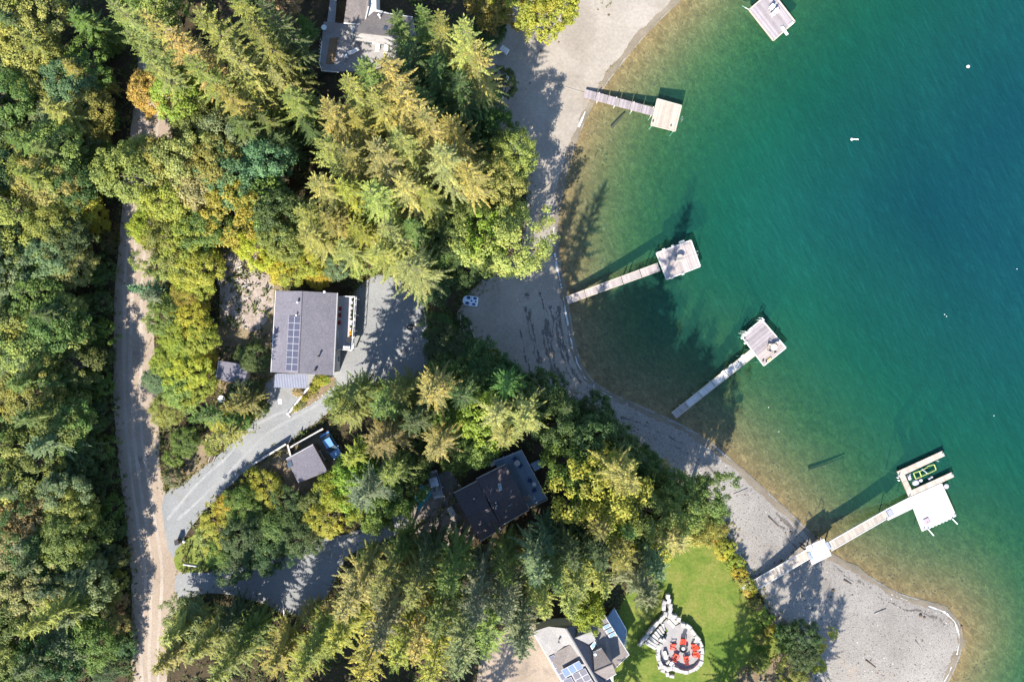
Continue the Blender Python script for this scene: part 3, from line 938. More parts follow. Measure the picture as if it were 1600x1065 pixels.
TREES = '''
# across the road (left of the picture), top to bottom
leafy 20 30 11.1 4.2 olive|leafy 75 15 11.1 4 pale|cedar 130 25 15.3 3.8 olive|leafy 170 55 11.1 3.8 green|leafy 40 95 11.1 4.4 pale|cedar 105 100 15.3 4.2 olive
leafy 150 115 10.4 3.6 green|leafy 15 150 11.1 4.2 green|cedar 75 165 15.3 4.3 pale|leafy 140 175 10.4 4 olive|fir 180 10 22.0 4 gold|leafy 170 190 8.9 3 green
cedar 20 215 14.4 3.8 green|leafy 95 225 11.1 4.2 olive|leafy 150 235 10.4 4 green|cedar 35 270 15.3 4.8 olive|leafy 85 290 11.1 4.6 pale|leafy 30 335 11.8 5 olive
leafy 120 320 11.1 4.2 yellow|leafy 150 345 9.6 3.6 yellow|leafy 90 345 10.4 4 olive|leafy 160 275 9.6 3.6 green|leafy 10 390 9.6 3.5 brown|leafy 110 415 8.1 3.6 pale
leafy 150 425 7.4 3 green|leafy 20 445 11.1 4.2 grey|leafy 70 455 9.6 4 green|cedar 125 470 11.6 3.4 green|leafy 85 510 11.1 4.4 green|leafy 25 510 11.1 4.3 olive
cedar 135 530 12.5 3.8 green|leafy 50 550 11.8 4.6 pale|leafy 110 575 11.1 4.6 green|cedar 20 600 14.4 4.0 green|leafy 70 610 11.1 4.5 olive|leafy 135 610 10.4 4 olive
cedar 30 655 14.4 4.2 green|leafy 95 655 11.1 4.4 green|leafy 145 660 8.9 3.6 green|cedar 50 700 15.3 4.6 grey|leafy 115 710 11.1 4.5 dark|leafy 15 745 11.1 4.2 pale
cedar 75 755 14.4 4.2 dark|leafy 140 760 9.6 4 dark|leafy 35 805 10.4 4 brown|leafy 15 840 10.4 4.2 brown|leafy 65 835 10.4 4.2 brown|leafy 115 795 10.4 4 olive
leafy 160 820 9.6 4 dark|leafy 110 850 11.1 4.5 green|leafy 160 870 9.6 4 grey|cedar 30 890 13.5 3.8 dark|leafy 75 915 11.1 4.4 gold|leafy 130 905 10.4 4.2 grey
cedar 110 945 14.4 4.0 green|leafy 175 930 6.7 2.6 pale|cedar 40 985 22.0 4.4 olive|cedar 95 975 20.0 4 grey|leafy 160 960 8.9 3.4 olive|leafy 185 975 6.7 2.8 gold
leafy 15 940 11.1 4 green|leafy 140 1000 10.4 4 green|leafy 190 1010 7.4 3 dark|leafy 100 1035 10.4 4.2 dark|leafy 165 1045 8.9 3.6 dark|cedar 30 1050 14.4 4.1 dark
bush 156.0 640 3.0 2 dark|bush 159.0 600 3.0 2 green|bush 157.0 560 3.4 2 dark|bush 159.0 515 3.0 2 green|bush 159.0 470 3.0 1.8 dark|bush 163.0 700 3.2 2 green|bush 167.0 740 3.0 2 dark|bush 173.0 790 3.0 2 green|bush 177.0 830 3.0 1.8 dark|bush 181.0 870 3.0 1.8 green|bush 183.0 905 2.6 1.6 olive|bush 159.0 425 3.2 1.9 dark|bush 187.0 940 2.4 1.4 brown|bush 189.0 1000 3.0 1.8 dark|bush 191.0 1040 3.0 1.8 dark|bush 167.0 380 3.0 1.8 dark
# upper left wood
fir 232 28 25 4.6 gold|fir 208 60 22 4 olive|fir 275 62 24 4.6 gold|fir 318 28 26 4.8 olive|fir 355 78 25 4.8 gold|fir 300 98 23 4.4 olive|fir 398 45 25 4.4 olive
fir 240 105 21 4 gold|leafy 290 150 13 3.8 lime|leafy 320 190 12 3.8 green|fir 345 140 22 4.2 olive|fir 385 125 18 4.4 gold|fir 455 150 17 5.0 olive|fir 425 110 17 4.2 gold
fir 370 190 18 4 green|fir 410 185 15 3.8 green|fir 435 215 13 3.6 dark|fir 470 28 14 2.6 green|fir 415 12 24 4 dark|fir 375 5 25 4.4 olive|leafy 440 8 12 3 brown
leafy 380 222 14 4 grey|leafy 330 225 12 3.6 dark|fir 475 190 13 3.4 dark
# closing over the road and behind the house
leafy 225 275 13 4.6 olive|leafy 265 255 13 4.2 olive|leafy 300 265 14 4.6 pale|leafy 320 300 14 4.4 brown|leafy 285 310 13 4.2 lime|leafy 345 275 14 4.4 olive
leafy 385 275 14 4.6 sage|leafy 415 255 14 4.2 sage|leafy 365 320 14 4.4 lime|leafy 405 310 14 4.2 green|leafy 245 325 9 3 pale|leafy 235 360 9 2.8 lime
leafy 265 375 10 3.2 olive|leafy 300 365 11 3.4 lime|leafy 330 350 12 3.4 green|leafy 290 405 10 3.4 olive|leafy 255 415 8 2.6 pale|leafy 320 410 10 3.2 lime
leafy 430 335 14 4 dark|leafy 410 385 9 3.2 yellow|leafy 440 410 8 2.8 yellow|leafy 470 405 8 3 lime|leafy 455 380 11 3.4 olive
leafy 530 412 8 2.4 sage|leafy 500 400 9 2.6 lime|leafy 500 435 5 2 yellow
# between road and house
spruce 206 450 11.0 2.4 sage|spruce 225 462 9.0 2.4 sage|leafy 300 445 5.6 3 yellow|leafy 265 490 5.6 3 olive|leafy 300 495 5.6 3 yellow|leafy 280 530 5.6 3.2 lime
leafy 320 525 5.6 2.8 lime|leafy 265 565 5.0 2.8 lime|leafy 295 575 5.6 3.2 yellow|leafy 250 595 4.3 2.4 sage|leafy 280 610 5.6 3 olive|leafy 315 600 5.0 2.6 lime|leafy 262 640 4.3 2.6 pale
leafy 320 560 5.0 2.6 yellow|leafy 300 470 5.0 2.6 lime|leafy 395 560 4.3 2.4 dark|leafy 385 615 3.7 2.2 dark
spruce 352 637 15.0 3 olive|spruce 325 690 14.0 3 olive|spruce 300 655 13.0 2.6 green|leafy 370 655 3.7 2.4 green|leafy 290 690 3.7 2.2 green|leafy 345 660 3.7 2 lime
bush 268 745 3.5 1.6 grey|bush 275 715 3.5 1.6 green|bush 330 700 3.0 1.4 olive|bush 385 640 3.0 1.6 lime|bush 405 640 3.0 1.4 dark
# dense grove behind the sandy beach
fir 725 45 29 5.6 gold|fir 742 75 26 4.6 gold|fir 688 30 27 4.8 olive|fir 660 20 22 4 green|fir 682 95 22 4.6 dark|fir 640 75 20 4.2 dark|fir 655 145 22 4.6 green|fir 718 125 22 4.2 dark
fir 605 100 27 5 gold|fir 570 105 25 4.4 olive|fir 545 128 25 4.6 pale|fir 630 150 29 5.2 gold|fir 585 150 26 4.6 gold|fir 515 168 24 4.6 pale|fir 555 185 24 4.4 olive
fir 705 195 25 4.6 olive|fir 665 185 27 5 gold|fir 690 240 29 5.6 gold|fir 730 265 24 4.4 gold|fir 625 215 26 4.8 gold|fir 590 235 27 5 gold|fir 540 235 23 4.4 olive|fir 505 225 22 4.2 pale
fir 495 285 25 4.8 gold|fir 535 290 23 4.4 lime|fir 580 300 25 4.8 gold|fir 630 285 26 4.8 gold|fir 665 300 22 4.2 olive|fir 470 330 20 4 pale|fir 510 340 20 4.2 olive
fir 480 365 20 4.2 gold|fir 555 355 20 4.2 lime|fir 600 355 22 4.4 gold|fir 640 415 23 5.6 gold|fir 590 395 20 4.2 pale|fir 640 350 18 4 green|leafy 705 330 12 4 green|fir 535 385 18 3.8 pale
leafy 745 175 10 3.4 dark|leafy 770 205 9 3 dark|leafy 755 245 9 3.4 dark|leafy 700 365 11 3.8 dark|leafy 720 405 9 3.2 dark|leafy 690 400 9 3.2 green|leafy 735 330 10 3.2 green
leafy 680 440 9 3 dark|leafy 560 410 7 2.4 pale|fir 620 30 20 3.6 green
# at the beach edge
bush 742 548 3.5 1.9 dark|bush 765 566 3.5 2 green|bush 790 584 3.5 2 dark|bush 815 598 3.2 1.9 green|bush 842 610 3.5 2 dark|bush 868 622 3 1.8 green|bush 722 505 2.6 1.4 dark|leafy 248 8 11 3.8 olive|leafy 222 20 10 3.4 green|bush 905 645 3 1.8 dark|bush 950 668 3 1.8 green|bush 1130 825 2 1.2 olive
leafy 800 245 12 3.8 pale|leafy 790 275 11 3.6 olive|leafy 765 290 12 3.6 pale|leafy 790 385 13 5.4 pale|leafy 770 370 11 3.8 lime|bush 760 420 4 2 dark
leafy 862 12 13 4 lime|birch 825 2 15 3.8 lime|leafy 840 -20 14 4 lime|leafy 785 330 4 1.8 brown|leafy 775 5 14 4 olive|leafy 765 45 12 3.6 dark|leafy 790 130 5 2 dark
# between patio and dark roofed house
fir 525 650 22 4.2 olive|fir 516 628 19 3.8 green|fir 548 615 20 4 olive|fir 585 697 27 5.4 olive|fir 590 640 24 4.8 green|fir 620 615 20 4 green|fir 670 615 27 4.4 gold|fir 675 708 28 4.4 gold|fir 640 665 24 4 dark
fir 772 655 27 4.2 gold|fir 788 690 26 4 gold|fir 818 660 27 4.8 gold|leafy 745 655 16 4 lime|leafy 745 690 14 3.6 green|fir 720 620 24 4 dark|fir 790 605 22 4 green|leafy 855 620 12 3.6 dark
leafy 700 548 8 3.6 dark|leafy 735 560 9 3.8 dark|leafy 770 585 10 3.8 dark|leafy 700 590 10 3.6 green|leafy 745 600 12 4 dark|leafy 690 515 5 2.4 dark|leafy 800 625 12 3.6 green|leafy 560 745 14 4 lime
fir 562 779 24 4.6 grey|fir 605 745 22 4 olive|fir 545 720 18 3.6 lime|leafy 600 790 13 3.6 green|leafy 620 765 13 3.6 green|leafy 540 765 12 3 lime|leafy 715 650 13 3.6 green|leafy 640 720 12 3.6 dark|leafy 710 715 10 2.6 green
# bank between the drives
leafy 380 790 4.6 3 green|leafy 420 770 4 2.6 lime|leafy 345 825 4.5 2.8 lime|leafy 350 866 5 2.3 green|leafy 390 840 6 3.2 dark|leafy 430 825 6 3.2 green|leafy 465 790 5 2.8 dark|leafy 500 790 6 3 green
leafy 475 835 7 3.2 dark|leafy 515 815 7 3 lime|leafy 370 875 5 2.8 dark|leafy 425 865 6 2.8 dark|bush 320 840 3 1.8 pale|leafy 355 795 4 2.2 yellow|bush 400 745 3 1.5 lime|leafy 530 770 7 2.6 lime
# below the shaded drive
cedar 300 1025 15 4.6 olive|cedar 335 1060 18 4.6 olive|cedar 260 1000 12 4 pale|fir 380 1000 10 4.4 green|fir 350 980 9 4.2 dark|cedar 245 1045 13 4 pale|fir 425 1040 15 4.6 olive|leafy 300 970 7 3.4 grey
fir 478 968 12 4.4 gold|fir 485 1025 17 4.8 olive|fir 535 958 28 5 gold|fir 560 1068 34 5.2 lime|fir 520 1010 20 4.4 lime|fir 590 1000 30 5 grey|fir 620 1030 28 4.6 lime|fir 460 1060 20 4.6 lime
# behind the dark roofed house
fir 648 1022 29 4.6 gold|fir 590 925 27 4.6 olive|fir 640 940 28 4.6 olive|fir 680 985 30 4.8 green|fir 716 1040 33 5 grey|fir 700 915 26 4.4 green|fir 745 960 29 4.8 grey|fir 670 1060 31 4.8 lime
cedar 790 960 26 4.6 grey|fir 760 1010 30 4.8 olive|cedar 815 1015 28 4.8 grey|fir 790 905 24 4.2 green|fir 840 900 25 4.2 sage|cedar 850 955 26 4.4 pale|fir 620 870 24 4.2 green|fir 570 880 25 4.2 lime|fir 660 890 22 4 dark|fir 745 890 24 4 dark
cedar 893 955 25 3.8 pale|leafy 912 945 15 3.0 lime|cedar 870 915 25 4.4 green|fir 905 925 25 4.4 olive|fir 860 860 22 4 sage|fir 895 880 24 4.2 dark|cedar 945 925 24 3.6 olive
# beside the blue deck
leafy 935 735 20.2 5.6 lime|leafy 900 715 17.6 4 green|leafy 920 690 17.6 4 dark|leafy 960 700 16.2 3.6 dark|fir 982 755 31 4.8 gold|leafy 945 785 18.9 4.4 lime|leafy 1020 745 9.1 2.6 brown|leafy 1000 725 11.7 3 dark
fir 885 640 27.0 3.6 dark|leafy 875 665 14.9 3.4 dark|leafy 1065 785 14.3 4 olive|leafy 1100 775 13.0 3.6 green|leafy 1035 805 15.6 4 pale|leafy 1085 815 11.7 3.4 olive|leafy 1000 795 16.9 4 green|leafy 925 640 10.8 2.6 dark|leafy 1050 760 11.7 3 green
fir 940 830 22.0 4.4 olive|fir 985 835 20.0 4 green|cedar 1012 935 26.0 5.4 grey|fir 1060 850 20.0 4.6 gold|fir 975 880 24.0 4.6 olive|leafy 1020 845 13.0 3.8 lime|leafy 900 840 12.0 3.8 dark|fir 940 880 24.0 4.2 dark|cedar 1030 895 22.0 4.4 grey
# between lawn and spit
leafy 1245 988 7 2.6 dark|leafy 1258 1018 7 2.6 dark|bush 1240 1010 3 1.8 green|bush 1225 990 3 1.6 dark|bush 1278 1010 2.4 1.2 yellow|bush 1275 1040 2.6 1.4 lime|bush 1302 990 1.2 0.8 yellow|bush 1190 1000 1.6 1.0 olive|bush 1190 1030 2.2 1.4 green|leafy 1235 1050 6 2.2 olive|bush 1185 1040 2 1.0 pale
'''
for line in TREES.strip().split('\n'):
    if line.startswith('#'):
        continue
    for it in line.split('|'):
        k, x, y, h, R, t = it.split()
        plant(k, float(x), float(y), float(h), float(R), t)
plant('leafy', 238, 150, 12, 3.2, 'orange', 0, label='orange autumn maple leaning over the gravel road')
# hedge of low plants along the lawn
for i in range(15):
    u = i / 14
    x = 1106 + 60 * u + 6 * math.sin(i * 2.1); y = 826 + 96 * u
    plant('bush', x + 6, y, random.uniform(1.0, 1.9), random.uniform(0.8, 1.3), random.choice(['lime', 'olive', 'pale', 'yellow']), base_px=True,
          label='low clipped plant in the border row between lawn and gravel beach')
for i in range(12):
    u = i / 11
    plant('bush', 1176 + 52 * u + 4 * math.sin(i * 1.7), 940 + 72 * u, random.uniform(0.8, 1.5), random.uniform(0.6, 1.1), random.choice(['lime', 'olive', 'green', 'brown']), base_px=True,
          label='low ragged plant in the border row beside the bare tan ground')
# trees just outside the frame whose shadows fall into the picture
for x, y, h, R, t in [(1130, 1140, 25, 4.4, 'olive'), (1085, 1180, 25, 4.6, 'olive'), (1180, 1210, 20, 4.2, 'green'), (1222, 1140, 17, 3.8, 'dark'), (1246, 1130, 15.5, 3.4, 'green'), (1190, 1130, 13, 3, 'dark')]:
    plant('fir', x, y, h, R, t, base_px=True)
_rw = random.Random(77)
for gy_ in range(12):                                          # the wood across the road is dense
    for gx_ in range(4):
        x = -10 + gx_ * 38 + _rw.uniform(-12, 12); y = 30 + gy_ * 90 + _rw.uniform(-30, 30)
        k_ = _rw.random()
        plant('cedar' if k_ < .35 else 'leafy', x, y, _rw.uniform(11, 15) if k_ < .35 else _rw.uniform(8.5, 11.5), _rw.uniform(3.4, 4.4), _rw.choice(['olive', 'green', 'green', 'dark', 'grey', 'green']))
for i in range(46):                                            # the wood goes on beyond the frame
    side = i % 4
    if side == 0: x, y = random.uniform(-190, -40), random.uniform(-100, 1200)
    elif side == 1: x, y = random.uniform(-60, 760), random.uniform(-190, -60)
    elif side == 2: x, y = random.uniform(-60, 940), random.uniform(1100, 1230)
    else: x, y = random.uniform(280, 740), random.uniform(1085, 1220)
    q = W(x, y)
    if is_clear(np.array([q.x]), np.array([q.y]))[0]: continue
    plant('fir' if side else 'leafy', x, y, random.uniform(18, 28) if side else 15, 4.4, random.choice(['olive', 'green', 'gold', 'dark', 'pale']), base_px=True)

# name a neighbour where two trees would otherwise read alike
_pos = np.array([tuple(t[0].location[:2]) for t in PLANTED])
_seen = {}
for i, (o_, d_, own) in enumerate(PLANTED):
    _seen.setdefault(o_['label'], []).append(i)
for lb, ids in _seen.items():
    if len(ids) < 2 or PLANTED[ids[0]][2]: continue
    for i in ids:
        q_ = np.argsort(np.hypot(*(_pos - _pos[i]).T))[1:12]
        near = next((PLANTED[j][1] for j in q_ if PLANTED[j][1] != PLANTED[i][1]), None)
        if near and len((lb + ' beside ' + near).split()) <= 15:
            PLANTED[i][0]['label'] = f'{lb}, beside {near}'

# undergrowth ---------------------------------------------------------------
r = np.random.default_rng(99)
n = 15000
X = r.uniform(-95, 62, n); Y = r.uniform(-72, 72, n)
k = (~is_clear(X, Y)) & (sdf(X, Y) > 2)
X, Y = X[k], Y[k]
n = len(X); lv = 9
ci = np.repeat(np.arange(n), lv)
sz = r.uniform(0.35, 1.1, n)
ang = r.uniform(0, 6.28, n * lv); el = r.uniform(0.1, 1.1, n * lv)
D = np.stack([np.cos(ang) * np.cos(el), np.sin(ang) * np.cos(el), np.sin(el)], -1)
P = np.stack([X, Y, gz(X, Y)], -1)[ci] + D * (r.uniform(0, 0.6, n * lv) * sz[ci])[:, None]
S = unit(np.cross(D, np.array([0, 0, 1.0]) + r.normal(0, .3, (n * lv, 3))))
V, F = diamonds(P, D, S, sz[ci] * r.uniform(0.4, 0.8, n * lv), sz[ci] * 0.30, 0.15)
me = np_mesh('undergrowth', V, F); set_bv(me, 0.5 * r.random(n)[ci] + 0.5 * r.random(n * lv)); me.materials.append(M_LEAF)
o = link('undergrowth', me); o.color = (0.10, 0.12, 0.035, 1)
# grass and weeds creeping over the edges of road, drives and lawn
E = []
for q, amt, jit in ((ROAD, 5200, .45), (DRIVE, 2600, .35), (DRIVE2, 1800, .4), (LAWN, 1600, .35), (BEACH_N_IN, 1200, .8), (BEACH_S_IN, 1600, .8), (DRIVE3, 500, .4), (CLEAR, 900, 1.5), (YARD2, 700, 1.2)):
    c = np.array([tuple(W(*p)[:2]) for p in catmull(q, 8, len(q) > 13 or q is CLEAR or q is YARD2)])
    e_ = c[r.integers(0, len(c) - 1, amt)] + r.normal(0, jit, (amt, 2)) + r.uniform(-.5, .5, (amt, 2))
    for q2, P2 in zip((ROAD, DRIVE, DRIVE2, DRIVE3, LAWN), CLEAR_POLYS):
        if q2 is not q: e_ = e_[~inside(P2, e_[:, 0], e_[:, 1])]
        else: e_ = e_[~inside(P2, e_[:, 0], e_[:, 1]) | (r.random(len(e_)) < .25)]
    E.append(e_)
E = np.vstack(E); n = len(E); lv = 5
ci = np.repeat(np.arange(n), lv); sz = r.uniform(0.10, 0.38, n)
ang = r.uniform(0, 6.28, n * lv); el = r.uniform(0.2, 1.2, n * lv)
D = np.stack([np.cos(ang) * np.cos(el), np.sin(ang) * np.cos(el), np.sin(el)], -1)
P = np.column_stack([E, gz(E[:, 0], E[:, 1]) + .02])[ci]
S = unit(np.cross(D, np.array([0, 0, 1.0]) + r.normal(0, .3, (n * lv, 3))))
V, F = diamonds(P, D, S, sz[ci], sz[ci] * 0.4, 0.15)
me = np_mesh('edge_grass', V, F); set_bv(me, 0.6 * r.random(n)[ci] + 0.4 * r.random(n * lv)); me.materials.append(M_LEAF)
o2 = link('edge_grass', me); o2.color = (0.20, 0.19, 0.055, 1)
tag(o2, 'dry grass and weeds along the edges of road, drives and lawn', 'grass', kind='stuff')
tag(o, 'ferns and low green undergrowth on the forest floor', 'undergrowth', kind='stuff')
# ------------------------------------------------------------------ materials for built things
def mat_wood(name, c, var=0.25, rough=0.8):
    m, nt, out = new_mat(name)
    ge = N(nt, 'NewGeometry')
    v = coords(nt, 'world')
    isl = ramp(nt, ge.outputs['Random Per Island'], [(0, tuple(x * (1 - var) for x in c)), (0.5, c), (1, tuple(min(0.95, x * (1 + var * .7)) for x in c))])
    f = noise(nt, v, 1.2, 5, 0.7)
    col = mixc(nt, 0.6, isl, ramp(nt, f, [(0.3, (0.78, 0.76, 0.74)), (0.7, (1.12, 1.1, 1.08))]), 'MULTIPLY')
    finish(nt, out, col, rough, bump(nt, noise(nt, v, 9, 3, 0.6), 0.3, 0.02), 0.2)
    return m


def mat_shingle(name, c, var=0.22):
    m, nt, out = new_mat(name)
    v = coords(nt, 'world')
    f = noise(nt, v, 4.5, 4, 0.75)
    col = ramp(nt, f, [(0.28, tuple(x * (1 - var * 1.6) for x in c)), (0.72, tuple(x * (1 + var) for x in c))])
    f2 = noise(nt, v, 0.5, 4, 0.6)
    col = mixc(nt, 0.7, col, ramp(nt, f2, [(0.3, (0.82, 0.82, 0.84)), (0.7, (1.1, 1.08, 1.05))]), 'MULTIPLY')
    finish(nt, out, col, 0.9, bump(nt, f, 0.5, 0.04), 0.2)
    return m


M_RGREY = mat_shingle('grey_shingles', (0.165, 0.155, 0.18))
M_RDARK = mat_shingle('dark_shingles', (0.14, 0.12, 0.13))
M_RTAUPE = mat_shingle('taupe_shingles', (0.20, 0.175, 0.165))
M_RPALE = mat_shingle('pale_shingles', (0.25, 0.24, 0.235), 0.18)
M_METAL = mat_plain('ribbed_steel', (0.16, 0.17, 0.22), 0.6, 0.1, 1.5, 0.0)
M_WALL = mat_plain('grey_siding', (0.42, 0.41, 0.40), 0.8, 0.08)
M_WALLW = mat_plain('pale_siding', (0.62, 0.60, 0.56), 0.8, 0.08)
M_WALLB = mat_plain('brown_siding', (0.20, 0.14, 0.10), 0.8, 0.12)
M_WHITE = mat_plain('white_paint', (0.78, 0.77, 0.75), 0.5, 0.05)
M_TRIM = mat_plain('pale_trim', (0.62, 0.60, 0.58), 0.5, 0.08)
M_BLACK = mat_plain('black_plastic', (0.025, 0.025, 0.028), 0.5, 0.2)
M_STEEL = mat_plain('galvanised_steel', (0.55, 0.56, 0.58), 0.35, 0.1, metal=0.7)
M_GLASS = mat_plain('window_glass', (0.06, 0.09, 0.12), 0.08, 0.1, spec=0.8)
M_SKYL = mat_plain('skylight_glass', (0.20, 0.30, 0.38), 0.1, 0.1, spec=0.8)
M_PV = mat_plain('solar_cells', (0.075, 0.075, 0.105), 0.3, 0.08, spec=0.4)
M_PVB = mat_plain('blue_solar_cells', (0.13, 0.175, 0.36), 0.6, 0.1, spec=0.04)
M_PVD = mat_plain('dark_solar_cells', (0.075, 0.065, 0.08), 0.25, 0.1, spec=0.6)
M_PVF = mat_plain('panel_frame', (0.40, 0.39, 0.43), 0.5, 0.05)
M_DGREY = mat_wood('grey_dock_boards', (0.31, 0.275, 0.285), 0.25)
M_DCREAM = mat_wood('cream_dock_boards', (0.43, 0.37, 0.31), 0.2)
M_DWHITE = mat_wood('white_dock_boards', (0.52, 0.50, 0.475), 0.12)
M_DPINK = mat_wood('bleached_dock_boards', (0.38, 0.33, 0.315), 0.2)
M_DBLUE = mat_wood('blue_grey_deck_boards', (0.27, 0.37, 0.50), 0.12)
M_DECKG = mat_wood('grey_deck_boards', (0.46, 0.45, 0.47), 0.10)
M_TIMBER = mat_wood('dark_timber', (0.12, 0.085, 0.06), 0.3)
M_PATIO = mat_plain('paved_grey', (0.26, 0.245, 0.24), 0.85, 0.15, 1.0)
M_BRWOOD = mat_wood('brown_boards', (0.26, 0.17, 0.10), 0.2)
M_RED = mat_plain('red_paint', (0.72, 0.075, 0.035), 0.45, 0.1)
M_DRED = mat_plain('dark_red_paint', (0.30, 0.03, 0.03), 0.5, 0.1)
M_STONE = mat_plain('pale_granite', (0.35, 0.33, 0.31), 0.85, 0.32, 1.6, bmp=0.8)
M_ROCK = mat_plain('grey_rock', (0.38, 0.36, 0.34), 0.9, 0.25, 3.0, bmp=0.5)
M_CARB = mat_plain('blue_car_paint', (0.12, 0.26, 0.48), 0.25, 0.05, spec=0.6)
M_CARS = mat_plain('silver_car_paint', (0.42, 0.45, 0.50), 0.25, 0.05, metal=0.4, spec=0.6)
M_TEAL = mat_plain('teal_tarpaulin', (0.05, 0.22, 0.26), 0.5, 0.2, 1.5)
M_YELG = mat_plain('lime_steel', (0.36, 0.40, 0.13), 0.5, 0.2)
M_TAN = mat_plain('tan_table', (0.66, 0.55, 0.40), 0.6, 0.1)
M_NAVY = mat_plain('navy_seat', (0.05, 0.08, 0.20), 0.6, 0.1)
M_POT = mat_plain('clay_pot', (0.34, 0.13, 0.07), 0.8, 0.15)
M_CONC = mat_plain('concrete', (0.44, 0.43, 0.41), 0.9, 0.12, bmp=0.3)
M_FLOWER = mat_plain('orange_flowers', (0.75, 0.33, 0.03), 0.8, 0.3, 8)
M_ROPE = mat_plain('grey_rope', (0.30, 0.28, 0.24), 0.9, 0.1)
M_BUOY = mat_plain('white_buoy', (0.82, 0.80, 0.76), 0.4, 0.05)


class Plane:
    def __init__(s, a, b, c):
        s.p = Vector(a); s.n = (Vector(b) - s.p).cross(Vector(c) - s.p).normalized()
        if s.n.z < 0: s.n = -s.n

    def hit(s, px, py, lift=0.0):
        o = Vector((0, 0, CAM_H)); d = W(px, py, 0.0) - o
        t = (s.p - o).dot(s.n) / d.dot(s.n)
        return o + d * t + s.n * lift

    def z(s, x, y):
        return s.p.z - (s.n.x * (x - s.p.x) + s.n.y * (y - s.p.y)) / s.n.z


def lerp2(q, u, v):
    a = Vector(q[0]).lerp(Vector(q[1]), u); b = Vector(q[3]).lerp(Vector(q[2]), u)
    return a.lerp(b, v)


def shrink(P, m):
    c = sum((Vector(p[:2]) for p in P), Vector((0, 0))) / len(P)
    out = []
    for p in P:
        d = Vector(p[:2]) - c
        out.append(c + d * max(0.1, (d.length - m) / d.length))
    return out


def slope(root, pts, mat, t=0.22, trim=None, name='roof_slope'):
    o = MB().slab(pts, t).build(name, mat, root, bevel=0.02)
    if trim:
        n = len(pts)
        for i in trim:
            a, b = Vector(pts[i]), Vector(pts[(i + 1) % n])
            MB().tube([a + Vector((0, 0, -.05)), b + Vector((0, 0, -.05))], 0.09, 4).build('gutter', M_TRIM, root)
    return o


def gable(root, A, R1, B, C, R2, D, mat, wall=None, zg=None, trim=True, over=0.45):
    """A-R1-B one gable end (eave, ridge, eave), D-R2-C the other; all world points"""
    slope(root, [A, R1, R2, D], mat, trim=[3] if trim else None)
    slope(root, [R1, B, C, R2], mat, trim=[1] if trim else None)
    up = Vector((0, 0, 0.035))
    MB().tube([Vector(R1) + up * 0, Vector(R2) + up * 0], 0.10, 5).build('ridge_cap', mat, root)
    if wall:
        P = [A, R1, B, C, R2, D]
        S = shrink(P, over)
        zs = [p[2] - 0.38 for p in P]
        MB().prism([(p.x, p.y) for p in S], zg - 0.3, zs).build('wall', wall, root)
        for (i, j, k) in ((2, 3, 3), (5, 0, 3)):
            a, b = S[i], S[j]
            for u in range(k):
                windows(root, a, b, (u + 0.5) / k, zg + 1.5)
    return root


def windows(root, a, b, u, z, w=1.2, h=1.1):
    d = (b - a).normalized(); p = a.lerp(b, u)
    rz = math.atan2(d.y, d.x)
    f = MB().box((p.x, p.y, z), (w, 0.16, h), rz).build('window', M_WHITE, root)
    MB().box((p.x, p.y, z), (w - 0.2, 0.20, h - 0.2), rz).build('pane', M_GLASS, f)


def panels(root, plane, q, nu, nv, mat, lift=0.12, gap=0.03):
    for i in range(nu):
        for j in range(nv):
            c = [lerp2([(*p, 0) for p in q], u, v) for u, v in ((i / nu, j / nv), ((i + 1) / nu, j / nv), ((i + 1) / nu, (j + 1) / nv), (i / nu, (j + 1) / nv))]
            pts = [plane.hit(p.x, p.y, lift) for p in c]
            cen = sum(pts, Vector()) / 4
            fr = [cen + (p - cen) * 0.985 for p in pts]
            inn = [cen + (p - cen) * 0.91 + plane.n * 0.012 for p in pts]
            f = MB().slab(inn, 0.03).build('solar_panel', mat, root)
            MB().slab(fr, 0.05).build('frame', M_PVF, f)


def roof_window(root, plane, q, mat=None, name='skylight'):
    pts = [plane.hit(x, y, 0.10) for x, y in q]
    cen = sum(pts, Vector()) / 4
    f = MB().slab([cen + (p - cen) * 0.8 + plane.n * 0.02 for p in pts], 0.05).build(name, mat or M_SKYL, root)
    MB().slab(pts, 0.16).build('frame', M_RDARK if mat is M_GLASS else M_TRIM, f)


def vent(root, plane, x, y, r=0.12, h=0.45, mat=None):
    p = plane.hit(x, y)
    MB().lathe(p, [(r, -0.1), (r, h * .7), (r * 1.5, h * .72), (r * 1.4, h), (r * .3, h * 1.1)], 8).build('roof_vent', mat or M_STEEL, root)


def planking(root, q, nvert, mat, t=0.05, name='planking', gap=0.02, zj=0.006):
    """q: four world points A,B,C,D; boards run from AB side to DC side, split along AB"""
    mb = MB(); r = random.Random(int(abs(q[0][0] * 7 + q[0][1] * 13)))
    g = gap / max(0.05, ((Vector(q[1]) - Vector(q[0])).length / nvert)) * 0.5
    for i in range(nvert):
        u0, u1 = (i + g) / nvert, (i + 1 - g) / nvert
        dz = Vector((0, 0, r.uniform(-zj, zj)))
        pts = [lerp2(q, u0, 0) + dz, lerp2(q, u1, 0) + dz, lerp2(q, u1, 1) + dz, lerp2(q, u0, 1) + dz]
        mb.slab(pts, t)
    o = mb.build(name, mat, root)
    o['kind'] = 'stuff'
    return o


def under_frame(root, q, t=0.25, mat=None, m=0.06):
    c = sum((Vector(p) for p in q), Vector()) / 4
    pts = [c + (Vector(p) - c) * (1 - m / max(1, (Vector(p) - c).length)) - Vector((0, 0, 0.055)) for p in q]
    return MB().slab(pts, t).build('frame', mat or M_TIMBER, root)


